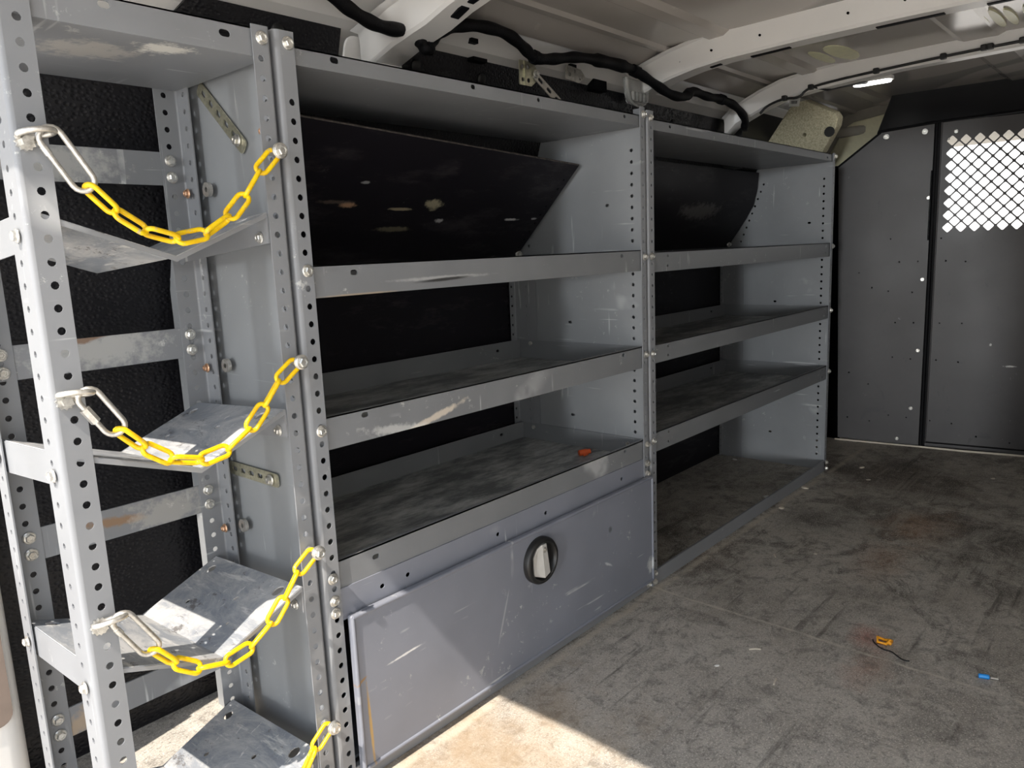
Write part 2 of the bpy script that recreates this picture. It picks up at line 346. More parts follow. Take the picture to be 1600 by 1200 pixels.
WL = {}
def recalc(me):
    bm = bmesh.new(); bm.from_mesh(me); bmesh.ops.remove_doubles(bm, verts=bm.verts, dist=1e-6)
    bmesh.ops.recalc_face_normals(bm, faces=bm.faces); bm.to_mesh(me); bm.free()
def root(name, loc, label, cat, group=None):
    o = bpy.data.objects.new(name, None); SC.collection.objects.link(o); o.location = loc; o.empty_display_size = 0.05
    o['label'] = label; o['category'] = cat; WL[o] = V(loc)
    if group: o['group'] = group
    return o
def build(name, mb, mat, parent=None, smooth=None, bevel=None, label=None, loc=None):
    off = WL[parent] if parent is not None else V((0, 0, 0))
    org = V(loc) if loc is not None else off
    me = mesh_from(name, [v - org for v in mb.v], mb.f); recalc(me); me.materials.append(mat)
    o = bpy.data.objects.new(name, me); SC.collection.objects.link(o)
    if parent is not None: o.parent = parent
    o.location = org - off; WL[o] = org
    if smooth is not None:
        me.shade_smooth(); 
        me.set_sharp_from_angle(angle=math.radians(smooth))
    if bevel:
        m = o.modifiers.new('bevel', 'BEVEL'); m.width = bevel; m.segments = 2; m.limit_method = 'ANGLE'; m.angle_limit = math.radians(40)
    if label: o['label'] = label
    return o
def struct(name, mb, mat, **k):
    o = build(name, mb, mat, **k); o['kind'] = 'structure'; return o
def single(name, mb, mat, label, cat, group=None, loc=None, **k):
    o = build(name, mb, mat, loc=loc, **k); o['label'] = label; o['category'] = cat
    if group: o['group'] = group
    return o
def plane_fn(o, u, v):
    o = V(o); u = V(u).normalized(); v = V(v).normalized(); n = u.cross(v)
    return lambda a, b: (o + u * a + v * b, n)
def circ(x, y, r, n=10, sx=1.0, sy=1.0):
    return [(x + r * sx * math.cos(2 * PI * k / n), y + r * sy * math.sin(2 * PI * k / n)) for k in range(n)]
def slot(x, y, l, h, n=5):
    r = h / 2; o = []
    for k in range(n + 1): a = -PI / 2 + PI * k / n; o.append((x + l / 2 - r + r * math.cos(a), y + r * math.sin(a)))
    for k in range(n + 1): a = PI / 2 + PI * k / n; o.append((x - l / 2 + r + r * math.cos(a), y + r * math.sin(a)))
    return o
def rect(x0, y0, x1, y1): return [(x0, y0), (x1, y0), (x1, y1), (x0, y1)]
def rrect(x0, y0, x1, y1, r, n=4):
    o = []
    for (cx, cy, a0) in ((x1 - r, y0 + r, -90), (x1 - r, y1 - r, 0), (x0 + r, y1 - r, 90), (x0 + r, y0 + r, 180)):
        for k in range(n + 1): a = math.radians(a0 + 90 * k / n); o.append((cx + r * math.cos(a), cy + r * math.sin(a)))
    return o
P_ = 0.0254
def angle_post(corner, da, db, la, lb, z0, z1, ztop, ra=0.0045, rb=0.0042, r=0.004, th=0.002, skip=()):
    """perforated L post; flange A runs from the corner along da, flange B along db"""
    cx, cy = corner; A = V((*da, 0)); B = V((*db, 0)); arc = r * PI / 2; c = V((cx, cy, 0)); cen = c + A * r + B * r
    sA = la - r; tot = sA + arc + lb - r
    def fn(s, t):
        if s <= sA: p = c + A * (la - s); n = -B
        elif s >= sA + arc: p = c + B * (r + s - sA - arc); n = -A
        else:
            a = (s - sA) / arc * PI / 2; n = (-B * math.cos(a) - A * math.sin(a)); p = cen + n * r
        return V((p.x, p.y, t)), n
    holes = []; k = 0
    while True:
        z = ztop - k * P_
        if z < z0 + 0.012: break
        if z < z1 - 0.01 and k not in skip:
            holes.append(circ((la - r) * 0.48, z, ra, 10)); holes.append(circ(sA + arc + (lb - r) * 0.55, z - P_ / 2 if False else z, rb, 8))
        k += 1
    mb = MB(); mb.sheet(rect(0, z0, sA, z1), [h for h in holes if h[0][0] < sA], fn, th)
    mb.sheet(rect(sA + arc, z0, tot, z1), [h for h in holes if h[0][0] > sA], fn, th)
    vs = []; N_ = 5
    for i in range(N_):
        for t in (z0, z1):
            p, n = fn(sA + arc * min(0.9999, max(0.0001, i / (N_ - 1))), t); vs += [p + n * th / 2, p - n * th / 2]
    fs = []
    for i in range(N_ - 1):
        a, b = 4 * i, 4 * i + 4; fs += [[a, b, b + 2, a + 2], [a + 1, a + 3, b + 3, b + 1], [a, a + 1, b + 1, b], [a + 2, b + 2, b + 3, a + 3]]
    mb.add(vs, fs)
    return mb

# bolt mesh, pointing along +Z, shared by every bolt
def bolt_mesh(name, r=0.0062, mat=None, star=True):
    mb = MB()
    mb.lathe([(r * 1.45, 0), (r * 1.45, 0.0012), (r * 1.2, 0.0022)], (0, 0, 0), (0, 0, 1), 18)
    mb.lathe([(r * 1.02, 0.0018), (r * 1.02, 0.0058), (r * 0.85, 0.0070), (r * 0.55, 0.0070), (r * 0.45, 0.0060)], (0, 0, 0), (0, 0, 1), 6)
    me = mesh_from(name, mb.v, mb.f); recalc(me); me.materials.append(mat or m_zinc); return me
ME_BOLT = bolt_mesh('bolt'); ME_NUT = bolt_mesh('nut', 0.0058, m_copper); ME_SMALL = bolt_mesh('screw', 0.0042)
def bolt(parent, p, d, me=ME_BOLT, name='bolt', s=1.0, roll=None):
    o = bpy.data.objects.new(name, me); SC.collection.objects.link(o); o.parent = parent
    o.location = V(p) - WL[parent]; q = V(d).to_track_quat('Z', 'Y').to_matrix().to_4x4() @ Matrix.Rotation(random.random() if roll is None else roll, 4, 'Z')
    o.rotation_euler = q.to_euler(); o.scale = (s, s, s); return o

# ------------------------------------------------------------------ setting: floor, ground, walls, roof
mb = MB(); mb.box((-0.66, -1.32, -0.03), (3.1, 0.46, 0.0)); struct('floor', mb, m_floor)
g = G('pale_concrete'); m_ground = g.done(g.mix(g.noise(3, 6, 0.7), (0.68, 0.64, 0.58), (0.82, 0.77, 0.70)), 0.9)
mb = MB(); mb.box((-14, -12, -0.72), (12, 12, -0.66)); o = struct('ground', mb, m_ground)

WALLP = [(0.445, 0.0), (0.445, 0.45), (0.435, 0.70), (0.400, 0.92), (0.345, 1.13), (0.300, 1.272)]
def extrude_x(prof, x0, x1, th):
    mb = MB(); n = len(prof); vs = []
    def off(i):
        a = V(prof[max(0, i - 1)]); b = V(prof[min(n - 1, i + 1)]); t = (b - a).normalized(); return V((t.y, -t.x))
    for x in (x0, x1):
        for i, (y, z) in enumerate(prof): vs.append((x, y, z))
        for i, (y, z) in enumerate(prof): q = off(i) * th; vs.append((x, y + q.x, z + q.y))
    fs = []
    for i in range(n - 1):
        fs.append([i, i + 1, 2 * n + i + 1, 2 * n + i]); fs.append([n + i, 3 * n + i, 3 * n + i + 1, n + i + 1])
    for b in (0, 2 * n): 
        for i in range(n - 1): fs.append([b + i, b + n + i, b + n + i + 1, b + i + 1])
    fs.append([0, 2 * n, 3 * n, n]); fs.append([n - 1, 2 * n - 1, 4 * n - 1, 3 * n - 1])
    return mb.add(vs, fs)
# white body side behind the liner, from the sill up to the cant rail
BODY = [(0.475, -0.02), (0.475, 0.45), (0.465, 0.70), (0.430, 0.92), (0.372, 1.13), (0.318, 1.262), (0.285, 1.285), (0.262, 1.335), (0.250, 1.342)]
wall = struct('wall_left', extrude_x(BODY, -0.62, 3.3, 0.03), m_white, smooth=30)
def linerpart(x0, x1, top=1.272, cut=None):
    p = [q for q in WALLP if q[1] < top] ; p.append(WALLP[-1] if top >= 1.27 else (0.30 + (1.272 - top) * 0.32, top))
    return build('liner_panel', extrude_x(p, x0, x1, 0.006), m_liner, wall)
linerpart(-0.33, 0.03, 1.19); l2 = linerpart(0.03, 0.325); linerpart(0.325, 0.475, 1.17); linerpart(0.475, 1.335, 1.272)
linerpart(1.335, 2.62, 1.262)
# sloping end of the liner next to the rear pillar
mb = MB(); mb.sheet([(-0.07, 1.19), (0.03, 1.19), (0.03, 1.272), (0.0, 1.272)], [], lambda a, b: (V((a + 0.03, 0.300 + (1.272 - b) * 0.32, b)), V((0, -1, -0.32)).normalized()), 0.006)
build('liner_panel', mb, m_liner, wall)
# round push plugs in the liner
def wall_y(z):
    for (y0, z0), (y1, z1) in zip(WALLP, WALLP[1:]):
        if z0 <= z <= z1: return y0 + (y1 - y0) * (z - z0) / (z1 - z0), V((0, -(z1 - z0), (y1 - y0))).normalized()
    return WALLP[-1][0], V((0, -1, 0))
for (x, z) in ((0.19, 1.245), (0.52, 1.235), (0.72, 1.235), (0.985, 1.225), (1.25, 1.22), (1.6, 1.22), (-0.30, 0.60), (-0.27, 0.52), (-0.13, 0.18), (-0.10, 0.155), (-0.3, 0.83), (-0.2, 0.32)):
    y, n = wall_y(z); mb = MB(); mb.lathe([(0.013, 0.0), (0.013, 0.002), (0.010, 0.005), (0.0, 0.006)], V((x, y - 0.001, z)), n, 18)
    build('liner_plug', mb, m_black, wall, smooth=40)
# holes / clips on the body rail above the liner
for (x, z, a, b) in ((0.66, 1.300, 0.010, 0.010), (0.69, 1.268, 0.022, 0.008), (1.02, 1.300, 0.012, 0.008), (1.155, 1.272, 0.03, 0.028)):
    mb = MB(); y = 0.272 - (z - 1.30) * 0.45; mb.box((x - a, y - 0.004, z - b / 2), (x + a, y + 0.02, z + b / 2)); build('rail_slot', mb, m_gasket, wall)
# right wall and roof
mb = extrude_x([(-1.32, -0.02), (-1.34, 0.5), (-1.30, 0.95), (-1.20, 1.27), (-1.08, 1.37)], -0.60, 3.3, -0.03); wr = struct('wall_right', mb, m_white, smooth=30)
ROOF = [(0.250, 1.341), (0.215, 1.354), (0.18, 1.372), (0.165, 1.364), (0.155, 1.364), (0.145, 1.374), (0.05, 1.381), (0.035, 1.374), (0.0, 1.376), (-0.02, 1.386), (-0.4, 1.392), (-0.42, 1.384), (-0.5, 1.384), (-0.52, 1.392), (-0.9, 1.384), (-1.08, 1.37)]
ceil = struct('ceiling', extrude_x(ROOF, -0.61, 2.9, -0.012), m_roof, smooth=20)
# pressed bead lines along the roof
for y, z in ((0.192, 1.366), (0.098, 1.375)):
    mb = MB(); mb.box((-0.55, y - 0.003, z - 0.004), (2.4, y + 0.003, z + 0.006)); build('roof_bead', mb, m_white, ceil, bevel=0.0015)
def bow(x, wd, path, slots, holes, dep=0.055, fl=0.022):
    """hat-section roof bow running across the van"""
    mb = MB(); prof = [(-fl, dep + 0.012), (-0.004, dep + 0.010), (-0.001, dep), (0, 0.006), (0.006, 0), (wd - 0.006, 0), (wd, 0.006), (wd + 0.001, dep), (wd + fl, dep + 0.012)]
    n = len(prof); vs = []; fs = []; y_ = []
    for (y, z, d, xo) in path:
        for (a, b) in prof: vs.append((x + xo + a, y, z + min(b, b * d)))
    for i in range(len(path) - 1):
        for k in range(n - 1): fs.append([i * n + k, i * n + k + 1, (i + 1) * n + k + 1, (i + 1) * n + k])
    mb.add(vs, fs); o = build('roof_bow', mb, m_white, ceil, smooth=35)
    m = o.modifiers.new('thickness', 'SOLIDIFY'); m.thickness = 0.0015; m.offset = 1
    for (y0, y1, x0_, x1_) in slots:
        z = zat(path, (y0 + y1) / 2); z2 = zat(path, y1); z1 = zat(path, y0); mb = MB()
        mb.add([(x + x0_, y0, z1 - 0.0025), (x + x1_, y0, z1 - 0.0025), (x + x1_, y1, z2 - 0.0025), (x + x0_, y1, z2 - 0.0025),
                (x + x0_, y0, z1 + 0.004), (x + x1_, y0, z1 + 0.004), (x + x1_, y1, z2 + 0.004), (x + x0_, y1, z2 + 0.004)],
               [[0, 3, 2, 1], [4, 5, 6, 7], [0, 1, 5, 4], [1, 2, 6, 5], [2, 3, 7, 6], [3, 0, 4, 7]])
        build('bow_slot', mb, m_gasket, o)
    for (y, h, r) in holes:
        z = zat(path, y) + h; mb = MB(); mb.lathe([(r, 0), (r, 0.004), (0, 0.004)], (x - 0.0035, y, z), (1, 0, 0), 12); mb.lathe([(0, 0), (r, 0)], (x - 0.0035, y, z), (1, 0, 0), 12)
        build('bow_hole', mb, m_gasket, o)
    return o
def zat(path, y):
    for a, b in zip(path, path[1:]):
        if min(a[0], b[0]) <= y <= max(a[0], b[0]): t = (y - a[0]) / (b[0] - a[0]); return a[1] + (b[1] - a[1]) * t
    return path[-1][1]
P1 = [(-1.12, 1.29, 1.2, 0), (-0.7, 1.315, 1.1, 0), (-0.4, 1.316, 1.1, 0), (-0.2, 1.314, 1.0, 0), (0.0, 1.308, 1.0, 0), (0.08, 1.300, 1.0, 0), (0.15, 1.286, 1.0, -0.005), (0.20, 1.272, 1.1, -0.008), (0.25, 1.256, 1.2, -0.012), (0.285, 1.242, 1.3, -0.015)]
bow(1.30, 0.065, P1, [(-0.16, -0.06, 0.036, 0.050), (-0.50, -0.36, 0.036, 0.050), (-0.70, -0.58, 0.036, 0.050), (0.02, 0.05, 0.03, 0.042)],
    [(0.20, 0.03, 0.003), (0.135, 0.032, 0.003), (0.122, 0.032, 0.002), (0.03, 0.03, 0.003), (-0.10, 0.034, 0.003), (-0.31, 0.034, 0.003), (-0.43, 0.034, 0.003), (-0.445, 0.034, 0.003)])
P0 = [(-1.12, 1.29, 1.2, 0), (-0.4, 1.316, 1.1, 0), (0.0, 1.308, 1.0, 0), (0.10, 1.285, 1.0, 0), (0.15, 1.262, 1.3, -0.01), (0.22, 1.235, 1.8, -0.03), (0.29, 1.20, 2.3, -0.05)]
bow(0.41, 0.075, P0, [(0.09, 0.12, 0.03, 0.05), (0.045, 0.075, 0.03, 0.045), (-0.02, 0.015, 0.03, 0.045)], [(0.15, 0.045, 0.004), (0.23, 0.03, 0.003)])
P2 = [(-1.12, 1.30, 1.2, 0), (-0.56, 1.334, 1.0, 0), (-0.25, 1.330, 1.0, 0), (0.0, 1.312, 1.0, 0), (0.10, 1.30, 1.0, 0), (0.17, 1.275, 1.1, -0.01), (0.25, 1.235, 1.5, -0.03), (0.285, 1.20, 2.0, -0.04)]
bow(1.94, 0.055, P2, [], [(0.15, 0.02, 0.004)], dep=0.046)
PR = [(-1.12, 1.29, 1.2, 0), (-0.4, 1.325, 1.0, 0), (0.0, 1.318, 1.0, 0), (0.20, 1.28, 1.2, 0), (0.29, 1.20, 2.3, 0)]
bow(-0.61, 0.08, PR, [], [])
# rounded joint reinforcement at the foot of the first bow
mb = MB(); mb.sheet(rrect(0.33, 1.165, 0.475, 1.262, 0.02), [slot(0.40, 1.19, 0.05, 0.012)], lambda a, b: (V((a, 0.296 + (1.262 - b) * 0.3, b)), V((0, -1, -0.3)).normalized()), 0.006)
build('pillar_gusset', mb, m_white, wall, bevel=0.002)
mb = MB(); mb.box((0.385, 0.265, 1.190), (0.445, 0.30, 1.222)); build('pillar_gusset', mb, m_white, wall, bevel=0.008)
# pale shapes imitating reflections in the roof skin between the two forward bows
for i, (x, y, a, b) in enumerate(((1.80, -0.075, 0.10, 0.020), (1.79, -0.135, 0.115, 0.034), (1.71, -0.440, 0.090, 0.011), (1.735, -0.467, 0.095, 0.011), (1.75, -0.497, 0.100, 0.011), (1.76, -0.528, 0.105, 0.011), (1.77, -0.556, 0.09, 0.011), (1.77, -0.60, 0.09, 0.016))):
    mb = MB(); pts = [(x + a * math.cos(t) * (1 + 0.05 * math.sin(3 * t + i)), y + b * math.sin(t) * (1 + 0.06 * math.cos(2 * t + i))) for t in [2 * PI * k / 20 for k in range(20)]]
    mb.sheet(pts, [], plane_fn((0, 0, 1.3775), (1, 0, 0), (0, 1, 0)), 0.006); build('roof_reflection', mb, m_reflection, ceil, label='pale yellow patch imitating a roof reflection')
mb = MB(); mb.sheet([(0.90, -0.15), (1.02, -0.15), (1.05, -0.085), (0.93, -0.070)], [], plane_fn((0, 0, 1.3815), (1, 0, 0), (0, 1, 0)), 0.004); build('tan_patch', mb, m_tan, ceil)

# rear left body pillar with the tan tail lamp recess
mb = MB(); mb.sheet(rrect(-0.66, 0.35, -0.336, 0.47, 0.03, 5), [], plane_fn((0, 0, 0.62), (1, 0, 0), (0, 1, 0)), 1.40)
t1 = struct('trim_1', mb, m_white, smooth=35)
mb = MB(); mb.sheet(rrect(-0.60, 0.165, -0.353, 0.415, 0.02, 5), [], plane_fn((0, 0.348, 0), (1, 0, 0), (0, 0, 1)), 0.006); build('brown_recess', mb, m_brown, t1)

# ------------------------------------------------------------------ partition at the front of the load bay
O = V((2.621, 0.142, 0)); D = V((0.157, -0.9876, 0)).normalized(); NN = V((-0.9876, -0.157, 0)).normalized()
def pw(off=0.0):
    return lambda a, b: (O + D * a + V((0, 0, b)) + NN * off, NN)
mb = MB()
outl = [(0.03, 0.01), (0.336, 0.0), (0.338, 1.252), (0.150, 1.240), (0.0, 1.130)]
hl = [(0.14, .64), (0.20, .625), (0.285, .62), (0.235, .74), (0.300, .74), (0.23, .50), (0.295, .50), (0.225, .36), (0.29, .355), (0.14, .245), (0.22, .12), (0.285, .115), (0.15, .09), (0.065, .10), (0.065, .29), (0.20, 0.83), (0.09, 0.70)]
mb.sheet(outl, [circ(a, b, 0.0032, 8) for a, b in hl], pw(), 0.003)
wf = struct('wall_front', mb, m_partition)
mb = MB(); mb.sheet([(0.0, 0.0), (0.36, 0.0), (0.36, 1.13), (0.0, 1.13)], [], lambda a, b: (O + D * 0.034 + V((0.01, a, b)), V((-1, 0, 0))), 0.003); build('return_flange', mb, m_blackgloss, wf)
mb = MB(); mb.sheet(rect(0.30, 0.0, 0.365, 1.262), [rect(0.3245, 0.84, 0.3275, 1.07)], pw(-0.008), 0.003); build('door_frame_post', mb, m_gasket, wf)
mb = MB(); mb.sheet([(0.135, 1.238), (1.55, 1.275), (1.50, 1.46), (0.212, 1.46)], [], pw(-0.012), 0.003); build('header_panel', mb, m_blackgloss, wf)
mb = MB(); mb.tube([O + D * a + V((0, 0, b)) + NN * 0.002 for a, b in ((0.14, 1.243), (0.34, 1.256), (0.9, 1.270), (1.5, 1.275))], 0.005, 8); build('header_gasket', mb, m_gasket, wf, smooth=50)
mb = MB(); mb.tube([O + D * a + V((0, 0, b)) + NN * 0.002 for a, b in ((0.0, 1.125), (0.150, 1.240))], 0.004, 8); build('edge_gasket', mb, m_gasket, wf, smooth=50)
mb = MB(); mb.tube([O + D * 0.02 + V((0, 0, 0.003)) + NN * 0.01, O + D * 0.2 + V((0, 0, 0.002)) + NN * 0.012, O + D * 0.34 + NN * 0.015 + V((0, 0, 0.002)), O + D * 0.5 + NN * 0.03 + V((0, 0, 0.004)), O + D * 0.65 + NN * 0.02 + V((0, 0, 0.003)), O + D * 1.4 + NN * 0.02 + V((0, 0, 0.003))], 0.004, 6); build('floor_bead', mb, m_chip, wf, smooth=60)
for a, b in ((0.170, 1.222), (0.302, 1.226)): bolt(wf, O + D * a + V((0, 0, b)) + NN * 0.0015, NN, ME_BOLT, 'screw', 1.25)
for a, b in ((0.325, 0.98), (0.318, 0.67), (0.315, 0.39), (0.300, 0.155), (0.255, 0.025), (0.235, 1.455), (0.43, 1.43)): bolt(wf, O + D * a + V((0, 0, b)) + NN * 0.0015, NN, ME_SMALL, 'screw', 1.2)
mb = MB(); mb.tube([O + D * 0.341 + V((0, 0, b)) + NN * 0.004 for b in (0.0, 0.4, 0.8, 1.252)], 0.0075, 8); build('door_gasket', mb, m_gasket, wf, smooth=50)
mb = MB(); mb.tube([O + D * (0.328 + 0.004 * b) + V((0, 0, b)) + NN * 0.010 for b in (0.82, 0.9, 1.0, 1.08)], 0.003, 8); build('gasket_rod', mb, m_blackgloss, wf, smooth=60)

# the mesh door: diamonds cut in a full sheet
mb = MB(); DS0, DS1, ZB, ZT = 0.356, 1.02, 0.022, 1.252
wx, wz = 0.0440, 0.0455        # diamond pitch (full width / height)
A0, B0, na, nb = 0.372, 0.842, 14, 7
def cell(cx, cz, hole):
    q = [(cx - wx / 2, cz), (cx, cz - wz / 2), (cx + wx / 2, cz), (cx, cz + wz / 2)]
    if hole:
        k = 0.84; qi = [(cx + (a - cx) * k, cz + (b - cz) * k) for a, b in q]
        # rounded inner corners
        inner = []
        for i in range(4):
            p = V(qi[i]); a = V(qi[i - 1]); b = V(qi[(i + 1) % 4]); inner += [tuple(p + (a - p) * 0.16), tuple(p + (a + b - 2 * p) * 0.045), tuple(p + (b - p) * 0.16)]
        return q, inner
    return q, None
holesd = []
for r in range(2 * nb + 1):
    cz = B0 + wz / 2 + r * wz / 2; odd = r % 2
    for c in range(na):
        cx = A0 + wx / 2 + c * wx + (wx / 2 if odd else 0)
        if odd and c == na - 1: continue
        q, inner = cell(cx, cz, True); holesd.append(inner)
hol2 = [circ(a, b, 0.0032, 8) for a, b in ((0.395, .74), (0.385, .50), (0.46, .50), (0.380, .355), (0.455, .35), (0.37, .11), (0.445, .105), (0.53, .06), (0.64, .045), (0.46, .735), (0.375, 0.825), (0.383, 1.19))]
mb.sheet(rrect(DS0, ZB, DS1, ZT, 0.01), holesd + hol2, pw(0.004), 0.003)
door = struct('door_1', mb, m_partition)
mb = MB(); mb.tube([O + D * (DS0 + 0.002) + V((0, 0, b)) + NN * 0.007 for b in (ZB, ZT)], 0.003, 8); build('folded_edge', mb, m_partition, door, smooth=50)
mb = MB(); mb.box((0, 0, 0), (0.001, 0.001, 0.001)); 
mb = MB(); mb.sheet([(DS0, 0.002), (DS1, 0.002), (DS1, 0.022), (DS0, 0.020)], [], pw(0.0), 0.003); build('door_sill', mb, m_partition, door)
mb = MB(); mb.tube([O + D * a + V((0, 0, 0.021)) + NN * 0.006 for a in (DS0, DS1)], 0.003, 8); build('bottom_gasket', mb, m_gasket, door, smooth=50)
for a, b in ((0.405, 1.215),): bolt(door, O + D * a + V((0, 0, b)) + NN * 0.0055, NN, ME_SMALL, 'screw', 1.2)
# rest of the partition beyond the door (outside the frame, keeps the bay closed)
mb = MB(); mb.sheet(rect(1.03, 0.0, 1.50, 1.27), [], pw(), 0.003); build('side_panel', mb, m_partition, wf)

# ------------------------------------------------------------------ cab beyond the partition
mb = MB(); mb.box((2.80, -1.15, 1.262), (3.75, 0.22, 1.30)); hd = struct('trim_2', mb, m_taupe, bevel=0.01)
t3 = MB(); t3.sheet([(0.34, 1.08), (0.292, 1.223), (0.208, 1.368), (0.177, 1.381), (-0.10, 1.410), (-0.14, 1.10)], [], lambda a, b: (V((2.80 + a * 0.3, a, b)), V((-1, 0.35, 0)).normalized()), 0.02)
tt = struct('trim_3', t3, m_taupe, bevel=0.006)
t3 = MB(); t3.sheet([(0.31, 1.08), (0.262, 1.20), (0.192, 1.300), (0.155, 1.318), (-0.10, 1.335), (-0.13, 1.10)], [], lambda a, b: (V((2.772 + a * 0.35, a, b)), V((-1, 0.35, 0)).normalized()), 0.012)
build('padded_inset', t3, m_cream, tt, bevel=0.005)
mb = MB(); mb.sheet([(-0.30, 1.395), (0.20, 1.362), (0.20, 1.372), (-0.30, 1.405)], [], lambda a, b: (V((2.70, a, b)), V((-1, 0, 0))), 0.10); build('head_rail', mb, m_black, tt)
# black box added as the dark gap forward of the second shelf unit
mb = MB(); mb.box((2.02, 0.275, 1.10), (2.98, 0.40, 1.375)); build('dark_gap_filler', mb, m_black, wall)

mb = MB(); mb.box((2.86, -1.2, 0.0), (2.95, 0.40, 0.80)); mb.box((2.86, -1.2, 0.8), (2.90, 0.40, 0.835)); struct('trim_4', mb, m_gasket, bevel=0.01)
# foam block, label, lamp, mirror
fr = root('foam_block', (2.25, 0.16, 1.135), 'cream foam block wedged in the corner above the second shelving unit', 'foam')
mb = MB(); fo = [(0.285, 1.205), (0.192, 1.318), (0.168, 1.337), (0.135, 1.338), (0.033, 1.282), (0.022, 1.262), (0.028, 1.235), (0.082, 1.150), (0.10, 1.140), (0.28, 1.138)]
mb.sheet(fo, [circ(0.14, 1.222, 0.007, 6), circ(0.20, 1.19, 0.005, 6)], lambda a, b: (V((2.29 - (b - 1.13) * 0.18, a, b)), V((-1, 0, -0.18)).normalized()), 0.06)
build('foam_body', mb, m_foam, fr, bevel=0.008)
mb = MB(); mb.lathe([(0.018, 0), (0.018, 0.004), (0.0, 0.004)], (2.236, 0.048, 1.215), (-1, 0, 0), 14); build('dark_recess', mb, m_black, fr)
tg = root('paper_tag', (2.235, 0.17, 1.32), 'small white barcode tag stuck at the top of the foam block', 'tag')
f = lambda a, b: (V((2.222, 0.17, 1.334)) + V((0, -1, -0.15)).normalized() * a + V((0, -0.15, 1)).normalized() * b, V((-1, 0, 0)))
mb = MB(); mb.sheet(rect(-0.019, -0.016, 0.019, 0.016), [], f, 0.0006); build('paper', mb, m_label, tg)
mb = MB(); x = -0.013
for wbar in (2, 1, 1, 3, 1, 2, 1, 1, 2, 3, 1):
    f2 = lambda a, b: (f(a, b)[0] + V((-0.0006, 0, 0)), V((-1, 0, 0)))
    mb.sheet(rect(x, -0.007, x + wbar * 0.0007, 0.003), [], f2, 0.0003); x += wbar * 0.0007 + 0.0010
build('barcode', mb, m_black, tg)
lr = root('ceiling_lamp', (2.20, -0.10, 1.345), 'lit white cargo lamp on the roof ahead of the second roof bow', 'lamp')
mb = MB(); mb.sheet(rrect(-0.175, 2.14, -0.045, 2.19, 0.02, 5), [], lambda a, b: (V((b, a, 1.352)), V((0, 0, 1))), 0.012); build('lamp_housing', mb, m_white, lr, bevel=0.002)
mb = MB(); mb.sheet(rrect(-0.168, 2.146, -0.052, 2.184, 0.016, 5), [], lambda a, b: (V((b, a, 1.344)), V((0, 0, 1))), 0.008); build('lamp_lens', mb, m_led, lr, bevel=0.002)
mr = root('rear_view_mirror', (3.35, -0.67, 1.20), 'black interior mirror seen through the top of the mesh door', 'mirror')
mb = MB(); mb.sheet(rrect(-0.80, 1.10, -0.60, 1.165, 0.02, 5), [], lambda a, b: (V((3.35, a, b)), V((-1, 0, 0))), 0.03); build('mirror_housing', mb, m_black, mr, bevel=0.005)
mb = MB(); mb.tube([(3.36, -0.70, 1.15), (3.42, -0.70, 1.22), (3.45, -0.70, 1.265)], 0.012, 8); build('mirror_stalk', mb, m_black, mr, smooth=50)

# ------------------------------------------------------------------ shelving units
def shelf_pan(x0, x1, zb, h, y0, y1, slots=(), th=0.002, lips=(1, 1, 1, 1), front_h=None):
    """tray with upturned lips; returns (lip mesh, pan mesh)"""
    mb = MB(); fh = front_h or h
    mb.sheet(rect(x0, zb, x1, zb + fh), [slot(*q) for q in slots], lambda a, b: (V((a, y0, b)), V((0, -1, 0))), th)
    mb.box((x0, y0 - 0.001, zb + fh - 0.002), (x1, y0 + 0.008, zb + fh))       # hemmed rim
    if lips[1]: mb.sheet(rect(x0, zb, x1, zb + h), [slot(x0 + (x1 - x0) * t, zb + h * 0.6, 0.012, 0.007) for t in (0.07, 0.9)], lambda a, b: (V((a, y1, b)), V((0, 1, 0))), th)
    if lips[2]: mb.sheet(rect(y0, zb, y1, zb + h), [], lambda a, b: (V((x0, a, b)), V((-1, 0, 0))), th)
    if lips[3]: mb.sheet(rect(y0, zb, y1, zb + h), [], lambda a, b: (V((x1, a, b)), V((1, 0, 0))), th)
    p = MB(); p.box((x0 + .001, y0 + .001, zb), (x1 - .001, y1 - .001, zb + 0.002))
    return mb, p
def end_panel(x, y1a, y1b, z0, z1, yb, extra=()):
    mb = MB(); holes = []
    z = z1 - 0.07
    while z > z0 + 0.04:
        holes.append(circ(0.032, z, 0.0042, 8)); yy = yb if z < 0.80 else yb - (z - 0.80) * (y1a - y1b) / 0.33
        holes.append(circ(yy, z, 0.0040, 8)); z -= P_
    holes += [slot(a, b, 0.012, 0.007) for a, b in extra]
    mb.sheet([(0.003, z0), (y1a, z0), (y1a, 0.80), (y1b, z1), (0.003, z1)], holes, plane_fn((x, 0, 0), (0, 1, 0), (0, 0, 1)), 0.0015)
    return mb
def unit(label, xl, xr, holes_l, y_b=0.39):
    return
UZ = 1.130
